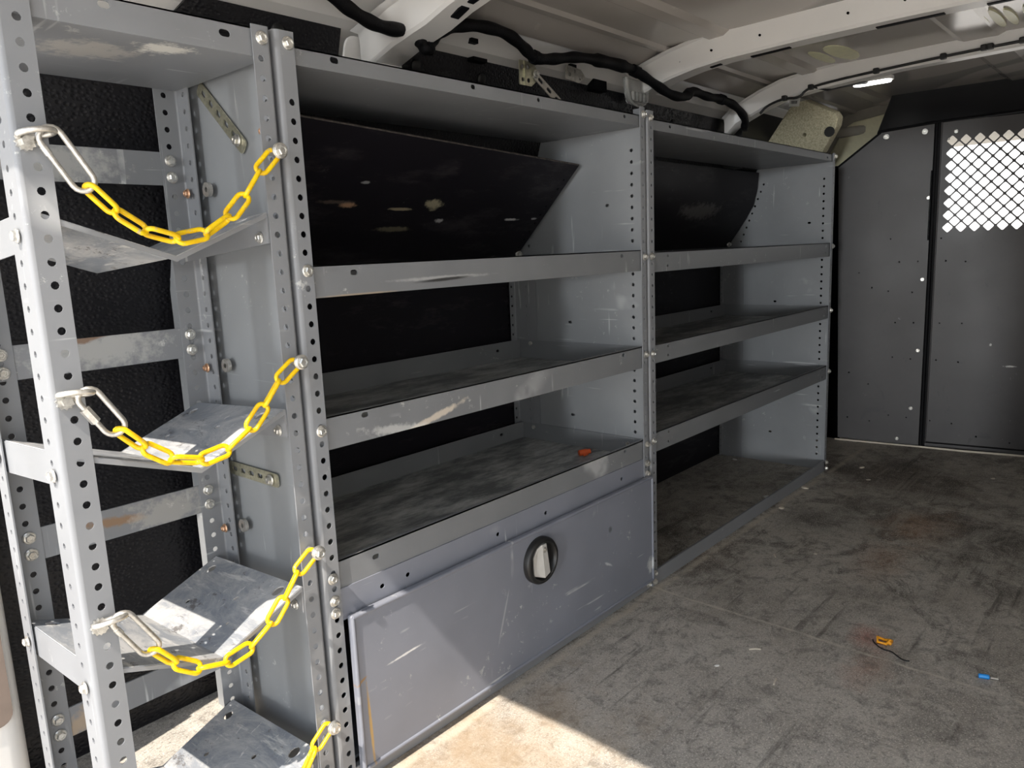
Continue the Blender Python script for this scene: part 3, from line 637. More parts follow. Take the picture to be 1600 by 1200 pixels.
# ---- unit 1 (nearer)
u1 = root('shelving_unit', (0.45, 0.2, 0.0), 'nearer and narrower grey steel shelving unit, with a lidded locker at its foot', 'shelving')
build('end_panel', end_panel(-0.012, 0.40, 0.29, 0.0, 1.128, 0.365, ((0.15, 0.9), (0.15, 0.5))), m_panel, u1)
build('end_panel', end_panel(0.912, 0.40, 0.29, 0.0, 1.128, 0.365, ((0.10, 0.94), (0.22, 0.66), (0.22, 0.42))), m_panel, u1)
build('front_post', angle_post((-0.016, -0.002), (1, 0), (0, 1), 0.029, 0.032, 0.0, 1.147, 1.131, r=0.007, ra=0.0047, skip=(1, 2)), m_paint, u1, smooth=40)
build('front_post', angle_post((0.916, -0.002), (-1, 0), (0, 1), 0.022, 0.03, 0.292, 1.147, 1.131, ra=0.0034, rb=0.0034), m_paint, u1, smooth=40)
for x, s in ((-0.010, 1), (0.909, -1)):
    build('back_post', angle_post((x, 0.402), (s, 0), (0, -1), 0.02, 0.075, 0.0, 0.82, 1.131, ra=0.0036, rb=0.0036), m_paint, u1, smooth=40)
X0, X1 = 0.0125, 0.893
SH = {'top': (1.106, 0.024), 's1': (0.786, 0.047), 's2': (0.559, 0.050), 's3': (0.337, 0.046)}
XF0, XF1 = -0.008, 0.908
sl = {'top': [(0.082, 1.122, 0.016, 0.009), (0.368, 1.122, 0.012, 0.008), (0.545, 1.121, 0.010, 0.008), (0.84, 1.121, 0.010, 0.008)],
      's1': [(0.088, 0.820, 0.014, 0.008), (0.82, 0.822, 0.012, 0.008)], 's2': [(0.088, 0.600, 0.014, 0.008), (0.82, 0.600, 0.012, 0.008)],
      's3': [(0.088, 0.366, 0.014, 0.008), (0.82, 0.374, 0.010, 0.007)]}
for k, (z, h) in SH.items():
    a, b = shelf_pan(XF0, XF1, z, h, 0.003, 0.29 if k == 'top' else 0.388, sl[k])
    so = build('shelf', a, m_unit, u1); build('shelf_pan', b, m_unit if k == 'top' else m_pan, so, label='dark worn shelf surface' if k != 'top' else None)
# locker rail, floor strip, door
mb = MB(); mb.sheet(rect(0.010, 0.286, 0.90, 0.338), [circ(x_, 0.313, 0.0042, 8, 1.2, 1) for x_ in (0.095, 0.15, 0.375, 0.52, 0.80)], lambda a, b: (V((a, 0.001, b)), V((0, -1, 0))), 0.002)
build('locker_rail', mb, m_door, u1)
mb = MB(); mb.box((0.0, -0.002, 0.0), (0.915, 0.010, 0.032)); build('floor_strip', mb, m_paint, u1, bevel=0.001)
mb = MB(); mb.box((-0.005, 0.02, 0.03), (0.91, 0.38, 0.035)); build('locker_bottom', mb, m_paint, u1)
mb = MB(); mb.sheet(rrect(0.020, 0.026, 0.914, 0.294, 0.004, 3), [], lambda a, b: (V((a, -0.009, b)), V((0, -1, 0))), 0.010)
dr = build('locker_door', mb, m_door, u1, bevel=0.0015)
mb = MB()
for (a, b) in (((0.023, 0.029), (0.911, 0.029)), ((0.911, 0.029), (0.911, 0.291)), ((0.911, 0.291), (0.023, 0.291)), ((0.023, 0.291), (0.023, 0.029))):
    mb.tube([(a[0], -0.0135, a[1]), (b[0], -0.0135, b[1])], 0.0038, 8)
build('door_hem', mb, m_door, dr, smooth=50)
lc = (0.476, -0.014, 0.231)
mb = MB(); mb.lathe([(0.048, 0.0), (0.048, 0.010), (0.0455, 0.0135), (0.040, 0.0145), (0.038, 0.012), (0.036, 0.003), (0.0, 0.003)], lc, (0, -1, 0), 40)
mb.lathe([(0.0, 0.0), (0.048, 0.0)], lc, (0, -1, 0), 40)
lt = build('latch', mb, m_black, dr, smooth=45)
mb = MB()
def pd(x, z, y): return (lc[0] + x, lc[1] - y, lc[2] + z)
# wedge shaped paddle: ridge down the middle-right
vs = [pd(-0.003, 0.034, 0.0125), pd(0.011, 0.034, 0.0125), pd(0.017, -0.029, 0.0155), pd(-0.001, -0.035, 0.0165), pd(-0.022, -0.028, 0.006), pd(-0.022, 0.010, 0.006), pd(-0.013, 0.028, 0.008),
      pd(-0.003, 0.034, 0.002), pd(0.011, 0.034, 0.002), pd(0.017, -0.029, 0.002), pd(-0.001, -0.035, 0.002), pd(-0.022, -0.028, 0.002), pd(-0.022, 0.010, 0.002), pd(-0.013, 0.028, 0.002)]
mb.add(vs, [[0, 1, 2, 3], [0, 3, 4, 5, 6], [13, 12, 11, 10, 9, 8, 7]] + [[i, (i + 1) % 7, (i + 1) % 7 + 7, i + 7] for i in range(7)])
pdl = build('latch_paddle', mb, m_silver, lt, bevel=0.0012, label='silver turning paddle')
mb = MB(); mb.lathe([(0.0055, 0.0), (0.0055, 0.0042), (0.004, 0.005), (0.0, 0.005)], pd(0.003, 0.022, 0.010), (0, -1, 0), 16); mb.box(pd(0.0022, 0.0185, 0.0152), pd(0.0038, 0.0255, 0.0158)); build('lock_cylinder', mb, m_galv, lt, smooth=50)
# sloping black board leaning over the top shelf bay
mb = MB()
A = V((0, 0.372, 0.832)); B = V((0, 0.168, 1.039)); ln = (B - A).length; U = (B - A).normalized()
hs = [circ(0.872, t, 0.003, 8) for t in [0.03 + i * 0.027 for i in range(9)]]
mb.sheet([(0.0, -0.02), (0.888, -0.02), (0.893, ln), (0.0, ln + 0.047)], hs, lambda a, b: (V((a, 0, 0)) + A + U * b, V((0, -U.z, U.y)).normalized()), 0.004)
build('sloping_board', mb, m_board, u1, label='black scuffed sloping board')
m_worn = simple('worn_board_edge', (0.05, 0.042, 0.038), 0.7, nz=0.7, sc=120)
Nb = V((0, -U.z, U.y)).normalized()
mb = MB(); mb.tube([V((0.005, 0, 0)) + A + U * (ln + 0.0465), V((0.893, 0, 0)) + A + U * ln], 0.0022, 6); build('worn_edge', mb, m_worn, u1)
mb = MB(); mb.sheet(rect(0.0, 0.34, 0.90, 0.82), [circ(0.885, 0.37 + i * P_, 0.003, 8) for i in range(17)], lambda a, b: (V((a, 0.408, b)), V((0, -1, 0))), 0.004)
build('back_board', mb, m_board, u1)
bolt(u1, (0.885, 0.362, 0.835), (-0.3, -1, 0), ME_SMALL, 'screw', 1.6)
for z in (1.131, 0.826, 0.592, 0.361, 0.325, 0.305): bolt(u1, (0.003 if z > 0.4 else 0.0, -0.0032, z), (0, -1, 0))
for z in (1.131, 0.817, 0.590, 0.372, 0.325, 0.300, 0.014): bolt(u1, (0.907, -0.0032, z), (0, -1, 0), s=0.95)
for (y, z) in ((0.35, 0.600), (0.05, 0.585), (0.35, 0.372), (0.05, 0.366)): bolt(u1, (0.9095, y, z), (-1, 0, 0), s=0.95)

# ---- unit 2 (further)
u2 = root('shelving_unit', (1.55, 0.2, 0.0), 'farther and wider grey steel shelving unit, open down to the floor', 'shelving')
build('end_panel', end_panel(0.930, 0.40, 0.29, 0.0, 1.125, 0.36), m_panel, u2)
build('end_panel', end_panel(2.150, 0.41, 0.27, 0.0, 1.118, 0.355, ((0.08, 0.90), (0.20, 0.62), (0.21, 0.12))), m_panel, u2)
build('front_post', angle_post((0.926, -0.002), (1, 0), (0, 1), 0.024, 0.03, 0.0, 1.143, 1.131, ra=0.0036, rb=0.0034), m_paint, u2, smooth=40)
build('front_post', angle_post((2.154, -0.002), (-1, 0), (0, 1), 0.022, 0.03, 0.0, 1.130, 1.131, ra=0.0034, rb=0.0034, skip=(0,)), m_paint, u2, smooth=40)
for x, s in ((0.933, 1), (2.147, -1)):
    build('back_post', angle_post((x, 0.408), (s, 0), (0, -1), 0.02, 0.085, 0.0, 0.82, 1.131, ra=0.0036, rb=0.0036), m_paint, u2, smooth=40)
X0, X1 = 0.934, 2.146
sl2 = {'top': [(1.035, 1.117, 0.012, 0.007), (2.09, 1.113, 0.012, 0.007)]}
for k, (z, h) in {'top': (1.103, 0.024), 's1': (0.780, 0.047), 's2': (0.562, 0.045), 's3': (0.342, 0.049)}.items():
    sl_ = sl2['top'] if k == 'top' else [(xx, z + h * t, 0.010, 0.006) for xx in (1.02, 2.10) for t in (0.28, 0.78)]
    a, b = shelf_pan(X0, X1, z, h, 0.003, 0.268 if k == 'top' else 0.395, sl_)
    so = build('shelf', a, m_unit, u2); build('shelf_pan', b, m_unit if k == 'top' else m_pan, so, label='dark worn shelf surface' if k != 'top' else None)
mb = MB(); mb.box((0.948, -0.003, 0.0), (2.152, 0.004, 0.038)); mb.box((0.948, 0.0, 0.0), (2.152, 0.03, 0.003)); build('floor_rail', mb, m_paint, u2, bevel=0.001)
prof = [(0.382, 0.826), (0.352, 0.868), (0.312, 0.925), (0.282, 0.975), (0.268, 1.03), (0.262, 1.09)]
mb = extrude_x(prof, 0.936, 2.135, 0.004); build('sloping_board', mb, m_board, u2, smooth=60, label='black curved sloping board')
mb = MB(); mb.sheet(rect(0.94, 0.006, 2.14, 0.82), [circ(2.125, 0.03 + i * P_, 0.003, 8) for i in range(30)], lambda a, b: (V((a, 0.414, b)), V((0, -1, 0))), 0.004)
build('back_board', mb, m_board, u2)
for z in (1.127, 0.817, 0.588, 0.374, 0.033, 0.010): bolt(u2, (0.937, -0.0032, z), (0, -1, 0), s=0.95)
for z in (1.119, 0.815, 0.590, 0.370, 0.030, 0.008): bolt(u2, (2.150, -0.0032, z), (-0.3, -1, 0), s=0.95)
bolt(u2, (2.12, 0.372, 0.836), (-0.3, -1, 0), ME_SMALL, 'screw', 1.6)
bolt(u2, (2.148, 0.05, 0.366), (-1, 0, 0), s=0.9)

# ------------------------------------------------------------------ pipe rack at the rear
rk = root('pipe_rack', (-0.18, 0.13, 0.0), 'narrow grey rack of perforated posts and V shaped trays beside the rear door', 'rack')
build('post', angle_post((-0.342, -0.002), (1, 0), (0, 1), 0.034, 0.047, 0.0, 1.30, 1.2565, r=0.005, ra=0.0047), m_paint, rk, smooth=40)
build('post', angle_post((-0.0245, -0.002), (-1, 0), (0, 1), 0.0255, 0.032, 0.0, 1.147, 1.131, r=0.003, ra=0.0044, rb=0.004), m_paint, rk, smooth=40)
build('post', angle_post((-0.030, 0.262), (-1, 0), (0, -1), 0.036, 0.038, 0.0, 1.12, 1.10, ra=0.0045, rb=0.004), m_paint, rk, smooth=40)
build('post', angle_post((-0.342, 0.262), (1, 0), (0, -1), 0.040, 0.040, 0.0, 1.12, 1.10, ra=0.0045, rb=0.004), m_paint, rk, smooth=40)
# top shelf
a, b = shelf_pan(-0.338, -0.028, 1.108, 0.036, 0.003, 0.258, [(-0.23, 1.135, 0.014, 0.008), (-0.085, 1.130, 0.016, 0.009)])
m_top = grey_paint('grey_top_shelf', STEEL, marks=(((-0.22, 0.10, 1.108), (0.06, 0.05, 0.02), (0, 0, 0), (0.45, 0.43, 0.40), 0.8, 1.3), ((-0.15, 0.04, 1.108), (0.035, 0.03, 0.02), (0, 0, 0), (0.8, 0.78, 0.72), 0.8, 1.3)))
so = build('top_shelf', a, m_paint, rk); build('shelf_pan', b, m_top, so)
# cross straps behind
for (z, h) in ((0.965, 0.050), (0.694, 0.048), (0.432, 0.047), (0.148, 0.046)):
    mb = MB(); mb.sheet(rect(-0.338, z, -0.035, z + h), [], lambda a, b: (V((a, 0.265, b)), V((0, -1, 0))), 0.003); build('strap', mb, m_strap, rk)
    for zz in (z + 0.012, z + 0.037):
        bolt(rk, (-0.052, 0.2605, zz), (0, -1, 0)); bolt(rk, (-0.318, 0.2605, zz), (0, -1, 0))
# V trays
SL = 0.062
def tray(zr):
    dirt = -SL
    xl, xf, xr, fd = -0.337, -0.182, -0.052, 0.054
    y0, y1 = -0.001, 0.258
    def z_at(y): return zr + dirt * (y - y0)
    mb = MB(); wl = math.hypot(xf - xl, fd); wr_ = math.hypot(xr - xf, fd)
    nl = V((fd, 0, (xf - xl))).normalized(); nr = V((-fd, 0, (xr - xf))).normalized()
    def fn(s, t):
        if s <= wl: k = s / wl; x = xl + (xf - xl) * k; z = -fd * k; n = nl
        else: k = (s - wl) / wr_; x = xf + (xr - xf) * k; z = -fd + fd * k; n = nr
        return V((x, t, z_at(t) + z)), n
    hs = [circ(0.055, 0.02 + i * 0.026, 0.0022, 6) for i in range(0)]
    hs += [slot(0.025, 0.232, 0.020, 0.016), slot(wl + wr_ - 0.025, 0.232, 0.018, 0.018), slot(wl + wr_ - 0.020, 0.035, 0.020, 0.018)]
    hs += [circ(wl + 0.050, 0.195, 0.0045, 10), circ(wl + 0.085, 0.10, 0.0045, 10), circ(wl - 0.05, 0.215, 0.0032, 8), circ(wl - 0.09, 0.22, 0.0032, 8), circ(wl + 0.045, 0.06, 0.003, 8)]
    mb.sheet(rect(0, y0, wl, y1), [h for h in hs if h[0][0] < wl], fn, 0.0022)
    mb.sheet(rect(wl + 0.0002, y0, wl + wr_, y1), [h for h in hs if h[0][0] > wl], fn, 0.0022)
    t = build('tray', mb, m_tray, rk, smooth=20)
    mb = MB()
    for x, s in ((xl, -1), (xr, 1)):
        mb.sheet([(y0, 0.0), (y0, -0.040), (y1, -0.044), (y1, 0)], [], lambda a, b, x=x, s=s: (V((x, a, z_at(a) + b)), V((s, 0, 0))), 0.002)
    mb.sheet([(xl, 0), (xf, -fd), (xr, 0), (xr, -0.006), (xf, -fd - 0.006), (xl, -0.006)][::-1], [], lambda a, b: (V((a, y0, zr + b)), V((0, -1, 0))), 0.002)
    build('tray_flange', mb, m_paint, t)
    bolt(rk, (-0.345, 0.020, zr - 0.026), (-1, 0, 0), s=0.9); bolt(rk, (-0.345, 0.236, zr - 0.036), (-1, 0, 0), s=0.9)
    bolt(rk, (-0.0535, 0.018, zr - 0.032), (-1, 0, 0), s=0.9)
for zr in (0.906, 0.634, 0.367, 0.100): tray(zr)
bolt(rk, (-0.0365, -0.0032, 1.131), (0, -1, 0))
# nuts and washers on the inner post, slotted braces to the divider
for z in (0.982, 0.705, 0.43): bolt(rk, (-0.0365, 0.246, z - 0.03), (-1, 0, 0), ME_NUT, 'nut', 0.9); 
for z in (0.955, 0.68, 0.41):
    mb = MB(); mb.lathe([(0.011, 0), (0.011, 0.006), (0.004, 0.006), (0.004, 0)], (-0.0215, 0.205, z), (-1, 0, 0), 18); build('washer', mb, m_galv, rk, smooth=40)
bolt(rk, (-0.0265, 0.028, 1.018), (-1, 0, 0), ME_NUT, 'nut', 0.9)
def brace(p0, p1, wd=0.022):
    p0 = V(p0); p1 = V(p1); u = (p1 - p0).normalized(); L_ = (p1 - p0).length; n = V((1, 0, 0)); v = n.cross(u)
    mb = MB(); hs = [slot(0.018 + i * 0.026, 0, 0.016, 0.008) for i in range(int((L_ - 0.02) / 0.026))]
    mb.sheet(rrect(0, -wd / 2, L_, wd / 2, 0.006), hs, lambda a, b: (p0 + u * a + v * b, -n), 0.002)
    o = build('slotted_brace', mb, m_yzinc, rk); bolt(rk, p1 - u * 0.02 + V((-0.002, 0, 0)), (-1, 0, 0)); return o
brace((-0.017, 0.215, 1.108), (-0.017, 0.098, 1.004)); brace((-0.017, 0.245, 0.503), (-0.017, 0.095, 0.503))

# ------------------------------------------------------------------ chains
def stadium(l, wd, n=8):
    r = wd / 2; h = l / 2 - r; o = []
    for k in range(n + 1): a = -PI / 2 + PI * k / n; o.append((h + r * math.cos(a), r * math.sin(a)))
    for k in range(n + 1): a = PI / 2 + PI * k / n; o.append((-h + r * math.cos(a), r * math.sin(a)))
    return o
LK_L, LK_W, LK_R = 0.0465, 0.0215, 0.0031
mb = MB(); mb.tube([(a, b, 0) for a, b in stadium(LK_L - 2 * LK_R, LK_W - 2 * LK_R)], LK_R, 10, closed=True)
ME_LINK = mesh_from('chain_link', mb.v, mb.f); recalc(ME_LINK); ME_LINK.materials.append(m_yellow); ME_LINK.shade_smooth()
def place(par, me, name, c, t, roll):
    o = bpy.data.objects.new(name, me); SC.collection.objects.link(o); o.parent = par; o.location = V(c) - WL[par]
    t = V(t).normalized(); y = V((0, -1, 0)); z = (y - t * y.dot(t)).normalized(); x = t; yy = z.cross(x)
    m = Matrix((x, yy, z)).transposed().to_4x4() @ Matrix.Rotation(roll, 4, 'X'); o.rotation_euler = m.to_euler(); return o
def even_path(pts, step):
    """points at equal arc length along pts, as near to step apart as fits a whole number of links"""
    ds = [0.0]
    for a, b in zip(pts, pts[1:]): ds.append(ds[-1] + (b - a).length)
    n = max(1, round(ds[-1] / step)); out = []; k = 0
    for i in range(n + 1):
        d = ds[-1] * i / n
        while k < len(ds) - 2 and ds[k + 1] < d: k += 1
        out.append(pts[k].lerp(pts[k + 1], (d - ds[k]) / max(1e-9, ds[k + 1] - ds[k])))
    return out
def smooth_path(pts, it=2):
    pts = [V(p) for p in pts]
    for _ in range(it):
        q = [pts[0]]
        for a, b in zip(pts, pts[1:]): q += [a.lerp(b, 0.25), a.lerp(b, 0.75)]
        q.append(pts[-1]); pts = q
    return pts
def chain(label, eye, c0, c1, path, end, kind):
    ct = root('yellow_chain', end, label, 'chain', None)
    # eye on the rear post
    mb = MB(); e = V(eye); R_ = 0.0125
    rx = V((0.96, -0.15, 0.10)).normalized(); ry = V((0.1, -0.95, 0.25)).normalized()
    if kind != 'snap': rx = V((1, -0.2, -0.05)).normalized()
    ec = e + V((0.004, -0.0185, 0.004))
    mb.tube([ec + rx * math.cos(2 * PI * k / 20) * 0.0165 + ry * math.sin(2 * PI * k / 20) * 0.0105 for k in range(20)], 0.0034, 10, closed=True)
    eb = build('eye_bolt', mb, m_galv, ct, smooth=60, label='dull silver eye bolt')
    mb = MB(); st = []
    for k in range(24): r = 0.0085 if k % 2 else 0.0105; st.append((r * math.cos(2 * PI * k / 24), r * math.sin(2 * PI * k / 24)))
    ef = e + V((-0.004, 0, -0.004))
    mb.sheet(st, [], lambda a, b: (V((ef.x + a, -0.006, ef.z + b)), V((0, -1, 0))), 0.005); mb.lathe([(0.006, 0), (0.006, 0.012), (0.0, 0.012)], (ef.x, -0.004, ef.z), (0, -1, 0), 6)
    build('flange_nut', mb, m_zinc, eb)
    # snap hook / quick link
    a, b = V(c0), V(c1); t = (b - a).normalized(); L_ = (b - a).length + 0.010; mid = (a + b) / 2
    z = V((0, -1, 0)); z = (z - t * z.dot(t)).normalized(); up = z.cross(t); tilt = 0.35
    up2 = up * math.cos(tilt) + z * math.sin(tilt)
    pts = [mid + t * p + up2 * q for p, q in stadium(L_, 0.023, 8)]
    mb = MB(); mb.tube(pts, 0.0033, 10, closed=True)
    hk = build('snap_hook' if kind == 'snap' else 'quick_link', mb, m_galv, ct, smooth=60, label='dull silver hook')
    mb = MB(); s0 = mid - up2 * 0.0115
    if kind == 'snap': mb.tube([s0 - t * 0.017, s0 + t * 0.014], 0.0017, 8); mb.tube([s0 - t * 0.022, s0 - t * 0.012], 0.0042, 8); build('gate', mb, m_zinc, hk, smooth=60)
    else: mb.tube([s0 - t * 0.014, s0 + t * 0.006], 0.0058, 6); build('sleeve', mb, m_galv, hk)
    # links
    pth = even_path(smooth_path([b] + list(path) + [end]), LK_L - 2 * LK_R - 0.0005)
    for i, (p, q) in enumerate(zip(pth, pth[1:])):
        place(ct, ME_LINK, 'chain_link', (p + q) / 2, q - p, math.radians(62 if i % 2 == 0 else -28) + random.uniform(-.15, .15))
    p, q = pth[-1], V(end)
    # end bolt with big washer on the inner post
    mb = MB(); mb.lathe([(0.0105, 0), (0.0105, 0.002), (0.0095, 0.003), (0.0, 0.003)], (end[0], -0.027, end[2]), (0, -1, 0), 22)
    mb.lathe([(0.0045, -0.022), (0.0045, 0.003)], (end[0], -0.027, end[2]), (0, -1, 0), 10)
    wsh = build('washer', mb, m_zinc, ct, smooth=40)
    bolt(ct, (end[0], -0.030, end[2]), (0, -1, 0), s=1.15)
    return ct
y_ = -0.018
chain('yellow chain hanging across the topmost tray of the pipe rack', (-0.328, 0, 0.981), (-0.314, y_, 0.986), (-0.281, y_, 0.932), [(x, y_, z) for x, z in ((-0.258, 0.906), (-0.226, 0.883), (-0.192, 0.871), (-0.158, 0.874), (-0.124, 0.891), (-0.098, 0.916), (-0.078, 0.943), (-0.062, 0.965))], (-0.040, y_, 0.985), 'snap')
chain('yellow chain hanging across the second tray from the top of the pipe rack', (-0.326, 0, 0.700), (-0.312, y_, 0.702), (-0.283, y_, 0.655), [(x, y_, z) for x, z in ((-0.260, 0.630), (-0.232, 0.607), (-0.195, 0.594), (-0.160, 0.596), (-0.125, 0.614), (-0.095, 0.645), (-0.070, 0.680))], (-0.037, y_, 0.702), 'quick')
chain('yellow chain hanging across the third tray from the top of the pipe rack', (-0.324, 0, 0.426), (-0.309, y_, 0.429), (-0.277, y_, 0.374), [(x, y_, z) for x, z in ((-0.255, 0.345), (-0.222, 0.321), (-0.190, 0.312), (-0.150, 0.318), (-0.118, 0.338), (-0.090, 0.370), (-0.068, 0.402))], (-0.037, y_, 0.422), 'snap')
chain('yellow chain at the lowest tray of the pipe rack, only its upper end in view', (-0.322, 0, 0.146), (-0.307, y_, 0.149), (-0.275, y_, 0.094), [(x, y_, z) for x, z in ((-0.253, 0.065), (-0.220, 0.041), (-0.188, 0.032), (-0.148, 0.038), (-0.116, 0.058), (-0.088, 0.090), (-0.066, 0.122))], (-0.037, y_, 0.142), 'snap')

# ------------------------------------------------------------------ wiring, brackets, lamp lens above the shelves
hp = [(0.13, 0.18, 1.322), (0.236, 0.2, 1.287), (0.289, 0.2, 1.265), (0.346, 0.2, 1.254), (0.409, 0.2, 1.262), (0.432, 0.2, 1.250), (0.447, 0.2, 1.234), (0.455, 0.2, 1.238), (0.47, 0.2, 1.262), (0.511, 0.2, 1.287), (0.586, 0.2, 1.305), (0.685, 0.2, 1.308), (0.747, 0.2, 1.285), (0.779, 0.2, 1.267), (0.85, 0.2, 1.277), (0.938, 0.2, 1.297), (1.045, 0.2, 1.303), (1.178, 0.195, 1.303), (1.250, 0.18, 1.277), (1.335, 0.17, 1.250), (1.42, 0.17, 1.254), (1.507, 0.2, 1.292), (1.608, 0.2, 1.283), (1.694, 0.2, 1.289), (1.807, 0.2, 1.280), (1.885, 0.20, 1.245), (1.90, 0.215, 1.215)]
sp = smooth_path(hp, 3)
mb = MB(); n_ = len(sp); mb.tube(sp, 0.0125, 12, rf=lambda t: 1.0 + 0.08 * math.sin(t * 190) + (0.25 if abs(t - 0.62) < 0.02 else 0))
hr = root('wiring_harness', (1.0, 0.2, 1.25), 'thick black taped wiring harness looping along the roof rail', 'cable')
build('taped_loom', mb, m_tape, hr, smooth=60)
for t_ in (0.27, 0.50, 0.66, 0.78, 0.88):
    i_ = int(t_ * (len(sp) - 3)); mb = MB(); mb.tube(sp[i_:i_ + 3], 0.0155, 12); build('tape_wrap', mb, m_tape, hr, smooth=60)
cb = root('thin_cable', (1.95, -0.1, 1.31), 'thin black cable clipped along the front roof bow', 'cable')
cpt = smooth_path([(1.925, 0.17, 1.262), (1.93, 0.15, 1.285), (1.93, 0.09, 1.300), (1.93, 0.04, 1.292), (1.932, 0.02, 1.318), (1.932, -0.06, 1.327), (1.932, -0.19, 1.334), (1.932, -0.37, 1.341), (1.932, -0.564, 1.346), (1.932, -0.8, 1.34)], 2)
mb = MB(); mb.tube(cpt, 0.0040, 8); build('cable_run', mb, m_black, cb, smooth=60)
mb = MB(); mb.tube([(1.932, 0.0, 1.321), (1.975, -0.03, 1.312), (2.10, -0.08, 1.338), (2.15, -0.10, 1.345)], 0.0045, 8); build('lamp_lead', mb, m_black, cb, smooth=60)
for (y, z) in ((0.005, 1.320), (-0.19, 1.334), (-0.37, 1.341), (-0.47, 1.345), (-0.485, 1.345), (-0.56, 1.346), (0.09, 1.30)):
    mb = MB(); mb.box((1.922, y - 0.008, z - 0.008), (1.940, y + 0.008, z + 0.008)); build('cable_clip', mb, m_black, cb, bevel=0.003)
# perforated corner plate with strap
bk = root('mounting_bracket', (0.83, 0.25, 1.20), 'shiny perforated plate and strut above the nearer shelving unit', 'bracket')
mb = MB()
mb.sheet([(0.783, 1.222), (0.825, 1.222), (0.845, 1.236), (0.847, 1.262), (0.832, 1.276), (0.785, 1.276)], [circ(a, b, 0.0055, 8) for a, b in ((0.795, 1.234), (0.795, 1.263), (0.815, 1.234), (0.815, 1.264))], lambda a, b: (V((a, 0.25, b)), V((0, -1, 0))), 0.003)
mb.sheet(rect(0.7995, 1.222, 0.8055, 1.276), [], lambda a, b: (V((a, 0.247, b)), V((0, -1, 0))), 0.003)
build('plate', mb, m_yzinc, bk)
p0 = V((0.835, 0.247, 1.250)); p1 = V((0.955, 0.225, 1.160)); u = (p1 - p0).normalized(); L_ = (p1 - p0).length; n = V((0, -1, 0)); v = n.cross(u).normalized()
mb = MB(); mb.sheet(rrect(0, -0.010, L_, 0.010, 0.005), [slot(0.022 + 0.032 * i, 0, 0.018, 0.009) for i in range(4)], lambda a, b: (p0 + u * a + v * b, n), 0.0025); build('strut', mb, m_galv, bk)
bolt(bk, (0.838, 0.2445, 1.251), (0, -1, 0))
# a second smaller perforated bracket on the rail
bk2 = root('mounting_bracket', (1.0, 0.26, 1.27), 'small perforated metal tab on the body rail behind the wiring harness', 'bracket')
mb = MB(); mb.sheet([(0.975, 1.262), (1.03, 1.258), (1.06, 1.275), (1.04, 1.292), (0.98, 1.296)], [circ(0.992, 1.275, 0.006, 6), circ(1.012, 1.285, 0.005, 6), circ(1.035, 1.268, 0.003, 6)], lambda a, b: (V((a, 0.262, b)), V((0, -1, 0))), 0.003); build('tab', mb, m_galv, bk2)
# clear plastic lens at the foot of bow 1
cl = root('clear_lens', (1.20, 0.24, 1.17), 'clear plastic cup shaped lens at the foot of the middle roof bow', 'lens')
def cup(w0, w1, z0, z1, r): 
    o = [(-w0, z1), ]
    for k in range(9): a = PI + PI * k / 8; o.append((w1 * math.cos(a), z0 + r + r * math.sin(a)))
    o.append((w0, z1)); return o
mb = MB(); mb.sheet(cup(0.058, 0.050, 1.222, 1.292, 0.030), [], lambda a, b: (V((1.255 + a, 0.235, b)), V((0, -1, 0))), 0.008); build('lens_body', mb, m_clear, cl, bevel=0.002)
mb = MB()
mb.tube([(1.255 + a, 0.226, b) for a, b in cup(0.058, 0.050, 1.222, 1.292, 0.030)], 0.004, 8)
build('lens_rim', mb, m_clear, cl, smooth=60)
mb = MB()
for i in range(4): mb.box((1.225 + i * 0.018, 0.221, 1.234), (1.237 + i * 0.018, 0.231, 1.258))
build('lens_ribs', mb, m_clear, cl, bevel=0.002)

# ------------------------------------------------------------------ small things on the shelf and floor
def lump(name, x, y, z, r, mat, label, cat, sx=1.6, sz=0.5, rot=0.0, group=None, seed=0):
    rnd = random.Random(seed); mb = MB(); vs = []; fs = []; n = 9
    for j, (h, k) in enumerate(((0, 0.85), (0.35, 1.0), (0.8, 0.8), (1.0, 0.4))):
        for i in range(n):
            a = 2 * PI * i / n; q = k * r * rnd.uniform(0.75, 1.15); px, py = q * math.cos(a) * sx, q * math.sin(a)
            vs.append((x + px * math.cos(rot) - py * math.sin(rot), y + px * math.sin(rot) + py * math.cos(rot), z + h * r * sz * 2))
    for j in range(3):
        for i in range(n): fs.append([j * n + i, j * n + (i + 1) % n, (j + 1) * n + (i + 1) % n, (j + 1) * n + i])
    fs.append(list(range(n))[::-1]); fs.append([3 * n + i for i in range(n)]); mb.add(vs, fs)
    return single(name, mb, mat, label, cat, group, loc=(x, y, z))
oc = root('wire_connector', (0.842, 0.136, 0.339), 'orange plastic connector lying on the shelf above the locker', 'connector')
mb = MB(); mb.lathe([(0.0068, -0.014), (0.0075, -0.012), (0.0075, 0.004), (0.0060, 0.010), (0.0060, 0.016), (0.003, 0.017)], (0.842, 0.136, 0.3475), (0.85, -0.5, 0.05), 10); build('shell', mb, m_orange, oc, smooth=40)
mb = MB(); mb.box((0.832, 0.128, 0.3395), (0.850, 0.133, 0.346)); build('wing', mb, m_orange, oc, bevel=0.002)
oa = root('amber_clip', (0.976, -0.529, 0.0), 'small amber plastic clip lying on the floor mat', 'clip')
mb = MB(); mb.tube([(0.966, -0.520, 0.004), (0.976, -0.517, 0.010), (0.984, -0.528, 0.004), (0.978, -0.540, 0.009), (0.968, -0.536, 0.004)], 0.0032, 8, closed=True); build('loop', mb, m_amber, oa, smooth=60)
mb = MB(); mb.box((0.972, -0.545, 0.0005), (0.988, -0.535, 0.008)); build('tab', mb, m_amber, oa, bevel=0.002)
ob = root('crimp_terminal', (0.949, -0.723, 0.0), 'small blue crimp terminal with silver tip on the floor mat', 'terminal')
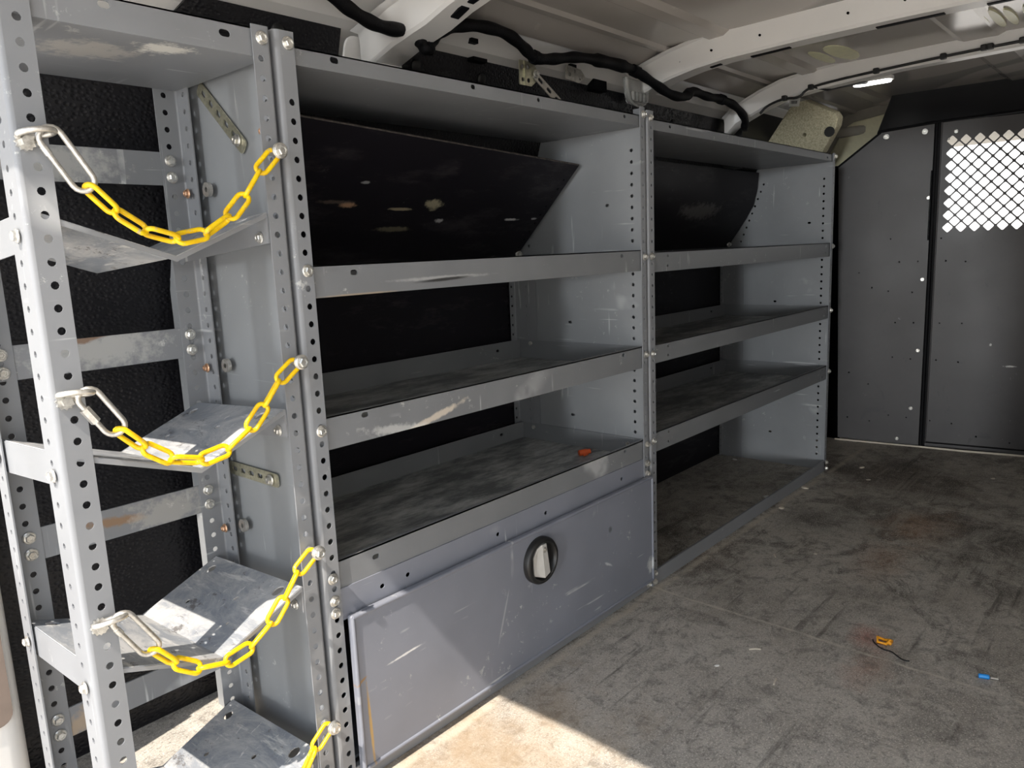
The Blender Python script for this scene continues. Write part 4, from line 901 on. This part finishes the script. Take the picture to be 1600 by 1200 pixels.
mb = MB(); mb.lathe([(0.004, -0.010), (0.0045, -0.008), (0.0045, 0.007), (0.003, 0.008)], (0.950, -0.716, 0.0048), (0.35, -1, 0), 10); build('sleeve', mb, m_blue, ob, smooth=40)
mb = MB(); mb.tube([(0.953, -0.725, 0.004), (0.958, -0.737, 0.003)], 0.0024, 8); build('tip', mb, m_zinc, ob, smooth=50)
wirep = smooth_path([(0.975, -0.508, 0.002), (0.960, -0.515, 0.003), (0.945, -0.535, 0.002), (0.948, -0.552, 0.002), (0.935, -0.565, 0.003), (0.925, -0.580, 0.002), (0.930, -0.590, 0.002)], 2)
mb = MB(); mb.tube(wirep, 0.0014, 6); single('wire_scrap', mb, m_black, 'curled dark wire scrap beside the amber clip on the floor', 'wire', loc=(0.95, -0.55, 0), smooth=60)
chips = [(1.74, 0.04, 0.012, 'white paper scrap on the mat inside the farther shelving unit', m_label),
         (1.66, -0.035, 0.009, 'pinkish chip on the floor just outside the farther unit rail', m_chip),
         (2.25, -0.10, 0.008, 'pale chip on the floor nearest the black partition side panel', m_chip),
         (2.109, -0.164, 0.006, 'tiny pale chip on the floor a step out from the partition', m_chip),
         (2.35, -0.50, 0.006, 'pale crumb on the floor in front of the mesh door', m_chip),
         (0.688, -0.295, 0.004, 'white paint crumb on the floor out from the locker door', m_label),
         (1.90, -0.02, 0.010, 'pale splinter on the floor at the end of the farther unit rail', m_chip),
         (2.10, 0.33, 0.009, 'white crumb in the back corner of the farther unit floor', m_label),
         (1.36, -0.25, 0.005, 'pale crumb on the middle of the floor mat', m_chip)]
for i, (x, y, r, lab, mt) in enumerate(chips): lump('debris_chip', x, y, 0.0, r, mt, lab, 'debris', 1.5, 0.25, random.random() * 3, None, i)
for i, (x, y, a, l, lab) in enumerate(((0.70, -0.41, 0.2, 0.022, 'long pale splinter lying on the nearer part of the floor'), (0.79, -0.33, -0.9, 0.024, 'thin pale splinter lying on the floor between the locker and the amber clip'), (1.28, -0.17, 0.6, 0.018, 'short pale splinter on the floor out from the farther shelving unit'))):
    mb = MB(); mb.tube([(x - l / 2 * math.cos(a), y - l / 2 * math.sin(a), 0.0022), (x, y, 0.003), (x + l / 2 * math.cos(a), y + l / 2 * math.sin(a), 0.0020)], 0.0017, 6)
    single('wood_splinter', mb, m_chip, lab, 'splinter', loc=(x, y, 0))
